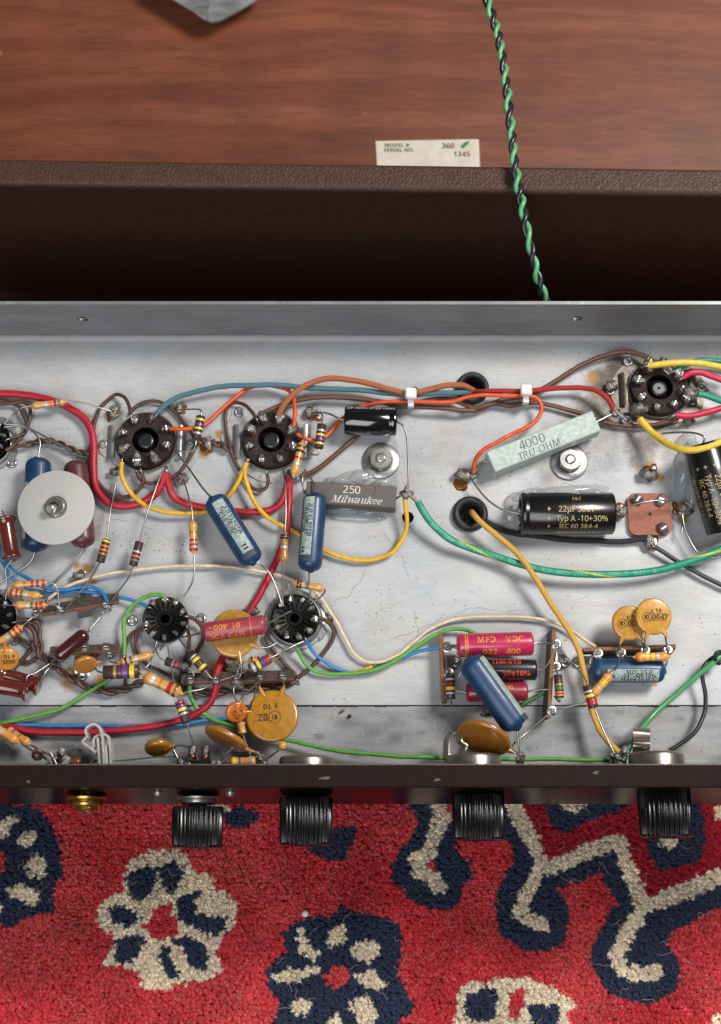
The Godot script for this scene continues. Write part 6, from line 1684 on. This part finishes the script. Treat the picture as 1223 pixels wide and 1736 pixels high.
# ---------------------------------------------------------------- controls on the front panel
func build_front() -> void:
	var nickel := mat(rgb(176, 168, 156), 0.32, 0.9, 0.0, "wear", 30.0)
	var ax := 16.0
	for q in [[519, "left nickel potentiometer can behind the front edge, under the largest disc", 10.9, 1279], [806, "middle nickel potentiometer can with a bent spring clip beside it", 10.9, 1275], [1121, "right nickel potentiometer can beside a folded metal tab", 10.9, 1272]]:
		var rear := at(q[0], q[3], ax + q[2] * 0.9)
		var c := Vector3(rear.x, FLOOR + ax * 0.001, panel_face - 0.002)
		var l := c.z - rear.z
		var r: float = q[2] * 0.001
		var o := thing("potentiometer", q[1], "potentiometer", Vector3(c.x, FLOOR, rear.z), "potentiometers behind the panel")
		part("can", Geo.new().lathe(c, Vector3.FORWARD, [Vector2(r, 0.0), Vector2(r, l - 0.0016), Vector2(r * 0.98, l - 0.0007), Vector2(r * 0.92, l - 0.0001), Vector2(r * 0.86, l), Vector2(0, l)], 48), nickel, o)
		for k in 3:
			var t := c + Vector3(-0.0132 if q[0] != 519 else 0.0132 - 0.028, 0.006 - k * 0.005, -0.004 - 0.001 * k)
			part("terminal", Geo.new().strip([t + Vector3(0.004, 0, 0), t, t + Vector3(-0.001, 0.0015, -0.0005)], Vector3.FORWARD, 0.0012, 0.0002), metal_bright, o)
	# knobs: shaft, nut and fluted body, axes level
	for q in [[336, 1368, 1438, 88, 1353, "fluted black knob at the left on a thick black shaft", true], [519.5, 1352, 1434, 92, 1345, "fluted black knob second from the left, below the left pot can", false], [810.5, 1347, 1425, 90, 1340, "fluted black knob with a brass collar behind it, below the middle pot", false], [1125.5, 1344, 1420, 91, 1337, "fluted black knob at the right, below the right pot can", false]]:
		var a := at(q[0], q[1], ax)
		var b := at(q[0], q[2], ax)
		a.y = FLOOR + ax * 0.001
		b.y = a.y
		b.x = a.x
		var l := b.z - a.z
		var r: float = q[3] / 4.40 * 0.0005
		var o := thing("control_knob", q[5], "knob", a, "fluted black control knobs")
		var m := mat(rgb(12, 12, 13), 0.24, 0.0, 0.25, "soft", 40.0)
		part("fluted_body", Geo.new().lathe(a, Vector3.BACK, [Vector2(r * 0.3, 0), Vector2(r * 0.97, 0), Vector2(r, 0.0004), Vector2(r * 0.97, l - 0.0011), Vector2(r * 0.955, l - 0.0004)], 300, 30, 0.11), m, o)
		part("front_cap", Geo.new().lathe(a, Vector3.BACK, [Vector2(r * 0.9, l - 0.0013), Vector2(r * 0.955, l - 0.0011), Vector2(r * 0.955, l - 0.0003), Vector2(r * 0.9, l), Vector2(r * 0.7, l), Vector2(r * 0.66, l - 0.0006), Vector2(0, l - 0.0006)], 60), m, o)
		part("pointer_line", Geo.new().box(Vector3(a.x, a.y + r * 0.45, b.z - 0.0005), Vector3(0.0005, 0, 0), Vector3(0, r * 0.3, 0), Vector3(0, 0, 0.0002), 0.0001), mat(rgb(210, 205, 195), 0.6), o)
		part("shaft", Geo.new().lathe(Vector3(a.x, a.y, panel_face), Vector3.BACK, [Vector2(0.0032, 0), Vector2(0.0032, a.z - panel_face + 0.002)], 20), nickel, o)
		if q[6]:
			part("collar", Geo.new().lathe(Vector3(a.x, a.y + 0.001, panel_face), Vector3.BACK, [Vector2(0.0036, 0.0), Vector2(0.0036, 0.006), Vector2(0.003, a.z - panel_face + 0.002)], 20), mat(rgb(16, 16, 17), 0.5), o)
		part("hex_nut", Geo.new().lathe(Vector3(a.x, a.y, panel_face + 0.0004), Vector3.BACK, [Vector2(0.0035, 0), Vector2(0.0066, 0.0), Vector2(0.007, 0.0004), Vector2(0.007, 0.0018), Vector2(0.0064, 0.0024), Vector2(0.0035, 0.0024)], 6), metal_nut, o)
		part("washer", Geo.new().lathe(Vector3(a.x, a.y, panel_face), Vector3.BACK, [Vector2(0.0035, 0.0006), Vector2(0.0082, 0.0006), Vector2(0.0085, 0.0)], 32), nickel, o)
		if q[0] == 810.5 or q[0] == 1125.5:
			part("brass_collar", Geo.new().lathe(Vector3(a.x - 0.0062, a.y - 0.0035, panel_face), Vector3.BACK, [Vector2(0.0026, 0), Vector2(0.003, 0.001), Vector2(0.0024, 0.0018), Vector2(0.003, 0.0026), Vector2(0.002, 0.004), Vector2(0, 0.004)], 18), mat(rgb(190, 140, 60), 0.3, 0.9), o)
	var br := mat(rgb(196, 158, 84), 0.28, 0.9, 0.0, "wear", 60.0)
	var jc := Vector3(at(147, 1357, ax).x, FLOOR + ax * 0.001, panel_face)
	var j := thing("jack_nut", "brass hex nut of the input jack on the front panel at the left", "jack socket", jc)
	part("washer", Geo.new().lathe(jc, Vector3.BACK, [Vector2(0.0042, 0.0008), Vector2(0.0074, 0.0008), Vector2(0.0077, 0)], 36), br, j)
	part("hex_nut", Geo.new().lathe(jc, Vector3.BACK, [Vector2(0.0042, 0.0008), Vector2(0.0062, 0.0008), Vector2(0.0065, 0.0013), Vector2(0.0065, 0.003), Vector2(0.006, 0.0036), Vector2(0.0042, 0.0036)], 6), br, j)
	part("threaded_barrel", Geo.new().lathe(jc, Vector3.BACK, [Vector2(0.0044, 0), Vector2(0.0046, 0.0042), Vector2(0.0042, 0.0045), Vector2(0.0045, 0.0049), Vector2(0.0041, 0.0054), Vector2(0.0032, 0.0054), Vector2(0.003, 0.002)], 28), br, j)
	# jack spring contacts: strips seen on edge
	var s1 := pts([179, 1304, 15, 177, 1268, 15, 175, 1246, 15, 171, 1235, 15, 163, 1229, 15, 154, 1231, 15, 147, 1239, 15, 150, 1250, 15, 142, 1258, 15, 152, 1266, 15, 162, 1274, 15, 165, 1277, 15])
	var s2 := pts([190, 1304, 13, 189, 1268, 13, 186, 1252, 13, 180, 1246, 13, 170, 1247, 13, 161, 1254, 13, 162, 1266, 13, 155, 1272, 13, 164, 1280, 13])
	var s3 := pts([172, 1304, 14, 170, 1280, 14, 168, 1252, 14])
	var s4 := pts([184, 1304, 12, 183, 1282, 12, 181, 1264, 12])
	var jb: Vector3 = (s1[0] + s2[0]) * 0.5
	var sp := thing("jack_contacts", "bent silver spring contacts of the jack rising behind the front edge", "jack contacts", Vector3(jb.x, FLOOR, jb.z))
	for q in [s1, s2, s3, s4]: part("contact_spring", Geo.new().strip(smooth(q, 0.002), Vector3.UP, 0.0026, 0.00046), mat(rgb(205, 202, 196), 0.35, 0.25, 0.0, "wear", 60.0), sp)
	lead(sp, at(188, 1290, 14), [220, 1288, 13, 270, 1283, 13, 306, 1284, 14, 330, 1290, 15], 0.3)
	# tabs of the switch behind the left knob
	var sw := thing("switch_tabs", "row of soldered switch tabs behind the front edge above the left knob", "switch", at(336, 1296, 10))
	for q in [[327, 1268, 18, 1296], [349, 1268, 18, 1297]]:
		var t := at(q[0], q[1], q[2])
		var b := at(q[0], q[3], q[2] - 5)
		part("tab", Geo.new().strip([b, b.lerp(t, 0.5), t, t + Vector3(0, 0.0005, -0.001)], Vector3.RIGHT, 0.0016, 0.0003), metal_bright, sw)
		var tb: MeshInstance3D = sw.get_child(sw.get_child_count() - 1)
		part("solder", Geo.new().blob(t + Vector3(0, 0.0004, 0.001), Vector3(0.0014, 0.001, 0.0022), 0.3, int(q[0])), metal_solder, tb)
		part("flux", Geo.new().blob(t + Vector3(0, 0.0006, 0.0034), Vector3(0.0009, 0.0006, 0.001), 0.3, int(q[0])), mat(rgb(150, 84, 16), 0.15, 0.0, 0.6, "stain", 90.0), tb)
	for q in [[306, 1292, 1.6], [318, 1295, 1.5], [362, 1293, 1.4], [370, 1295, 1.6]]: solder(sw, at(q[0], q[1], 15), q[2], int(q[0]), 0.8)
	lead(sw, at(322, 1268, 18), [310, 1264, 17, 296, 1264, 16], 0.34)
	lead(sw, at(370, 1294, 15), [380, 1284, 16, 396, 1266, 17], 0.4)
	# solder clusters at the pot and jack terminals
	for q in [[446, 1286, 17, 2.3, "solder cluster where several leads meet left of the left pot"], [882, 1284, 17, 2.0, "solder cluster at the terminal right of the middle pot"], [1050, 1284, 16, 2.2, "solder cluster where the mustard and green wires end"], [103, 1292, 14, 3.0, "large solder cluster at the jack terminals on the left"]]:
		var c := at(q[0], q[1], q[2])
		var o := thing("solder_cluster", q[4], "solder joint", c, "solder clusters behind the panel")
		for k in 4:
			var e: Vector3 = c + Vector3(rng.randfn() * 0.0011, rng.randfn() * 0.0006, rng.randfn() * 0.0012) * q[3] * 0.55
			part("solder", Geo.new().blob(e, Vector3(0.9, 0.8, 1.1) * q[3] * 0.00052, 0.35, k + int(q[0])), metal_solder, o)
			part("terminal", Geo.new().strip([e + Vector3(0, -0.002, 0.006), e + Vector3(0, 0, 0.001), e + Vector3(0.0006, 0.0006, -0.0016)], Vector3.RIGHT, 0.0009, 0.0002), metal_bright, o)
	var jt := thing("jack_terminals", "brown-ringed jack terminals with solder at the front left", "jack terminals", at(64, 1276, 12))
	part("ring_lug", Geo.new().lathe(at(64, 1278, 15), Vector3(0.3, 1, 0.4).normalized(), [Vector2(0.0012, 0), Vector2(0.0023, 0.0), Vector2(0.0025, 0.0012), Vector2(0.0016, 0.0018), Vector2(0.001, 0.0012), Vector2(0.001, 0)], 20), mat(rgb(92, 58, 44), 0.5, 0.3), jt)
	part("solder", Geo.new().blob(at(110, 1290, 15), Vector3(0.0022, 0.0016, 0.0026), 0.25, 3), metal_solder, jt)
	part("tab", Geo.new().strip(pts([128, 1302, 12, 129, 1284, 13, 130, 1270, 13]), Vector3.RIGHT, 0.0022, 0.0003), mat(rgb(96, 92, 88), 0.45, 0.6, 0.0, "stain", 60.0), jt)
	part("flux", Geo.new().blob(at(128, 1291, 14), Vector3(0.0021, 0.0008, 0.0014), 0.2, 5), mat(rgb(150, 84, 16), 0.15, 0.0, 0.6, "stain", 90.0), jt)
	for q in [[[60, 1272, 14, 78, 1284, 14, 92, 1300, 14]], [[86, 1276, 15, 92, 1288, 15, 100, 1302, 15]], [[150, 1298, 13, 158, 1290, 13, 166, 1290, 13]]]: part("lead", Geo.new().tube(smooth(pts(q[0])), 0.0005, 8), metal_lead, jt)
	# spring clip by the middle pot and folded tab by the right one
	var cl := pts([758, 1304, 16, 757, 1270, 16, 759, 1252, 16, 766, 1243, 16, 775, 1242, 16, 779, 1250, 16, 780, 1258, 16, 787, 1263, 16, 788, 1268, 16, 778, 1274, 15])
	var cp := thing("spring_clip", "bent nickel spring clip rising left of the middle pot", "spring clip", Vector3(cl[0].x, FLOOR, cl[0].z))
	part("spring", Geo.new().strip(smooth(cl, 0.001), Vector3(0.35, 1, 0.1), 0.0028, 0.0003), nickel, cp)
	var ft := thing("folded_tab", "folded nickel spring tab rising above the right pot", "spring tab", at(1088, 1275, 10))
	part("tab", Geo.new().strip(smooth([at(1087, 1290, 14), at(1087, 1272, 16), at(1088, 1266, 19), at(1088, 1262, 17), at(1088, 1256, 17), at(1088, 1250, 20), at(1088, 1240, 20), at(1088, 1236, 16), at(1088, 1238, 8)], 0.0008), Vector3.RIGHT, 0.0033, 0.0003), nickel, ft)
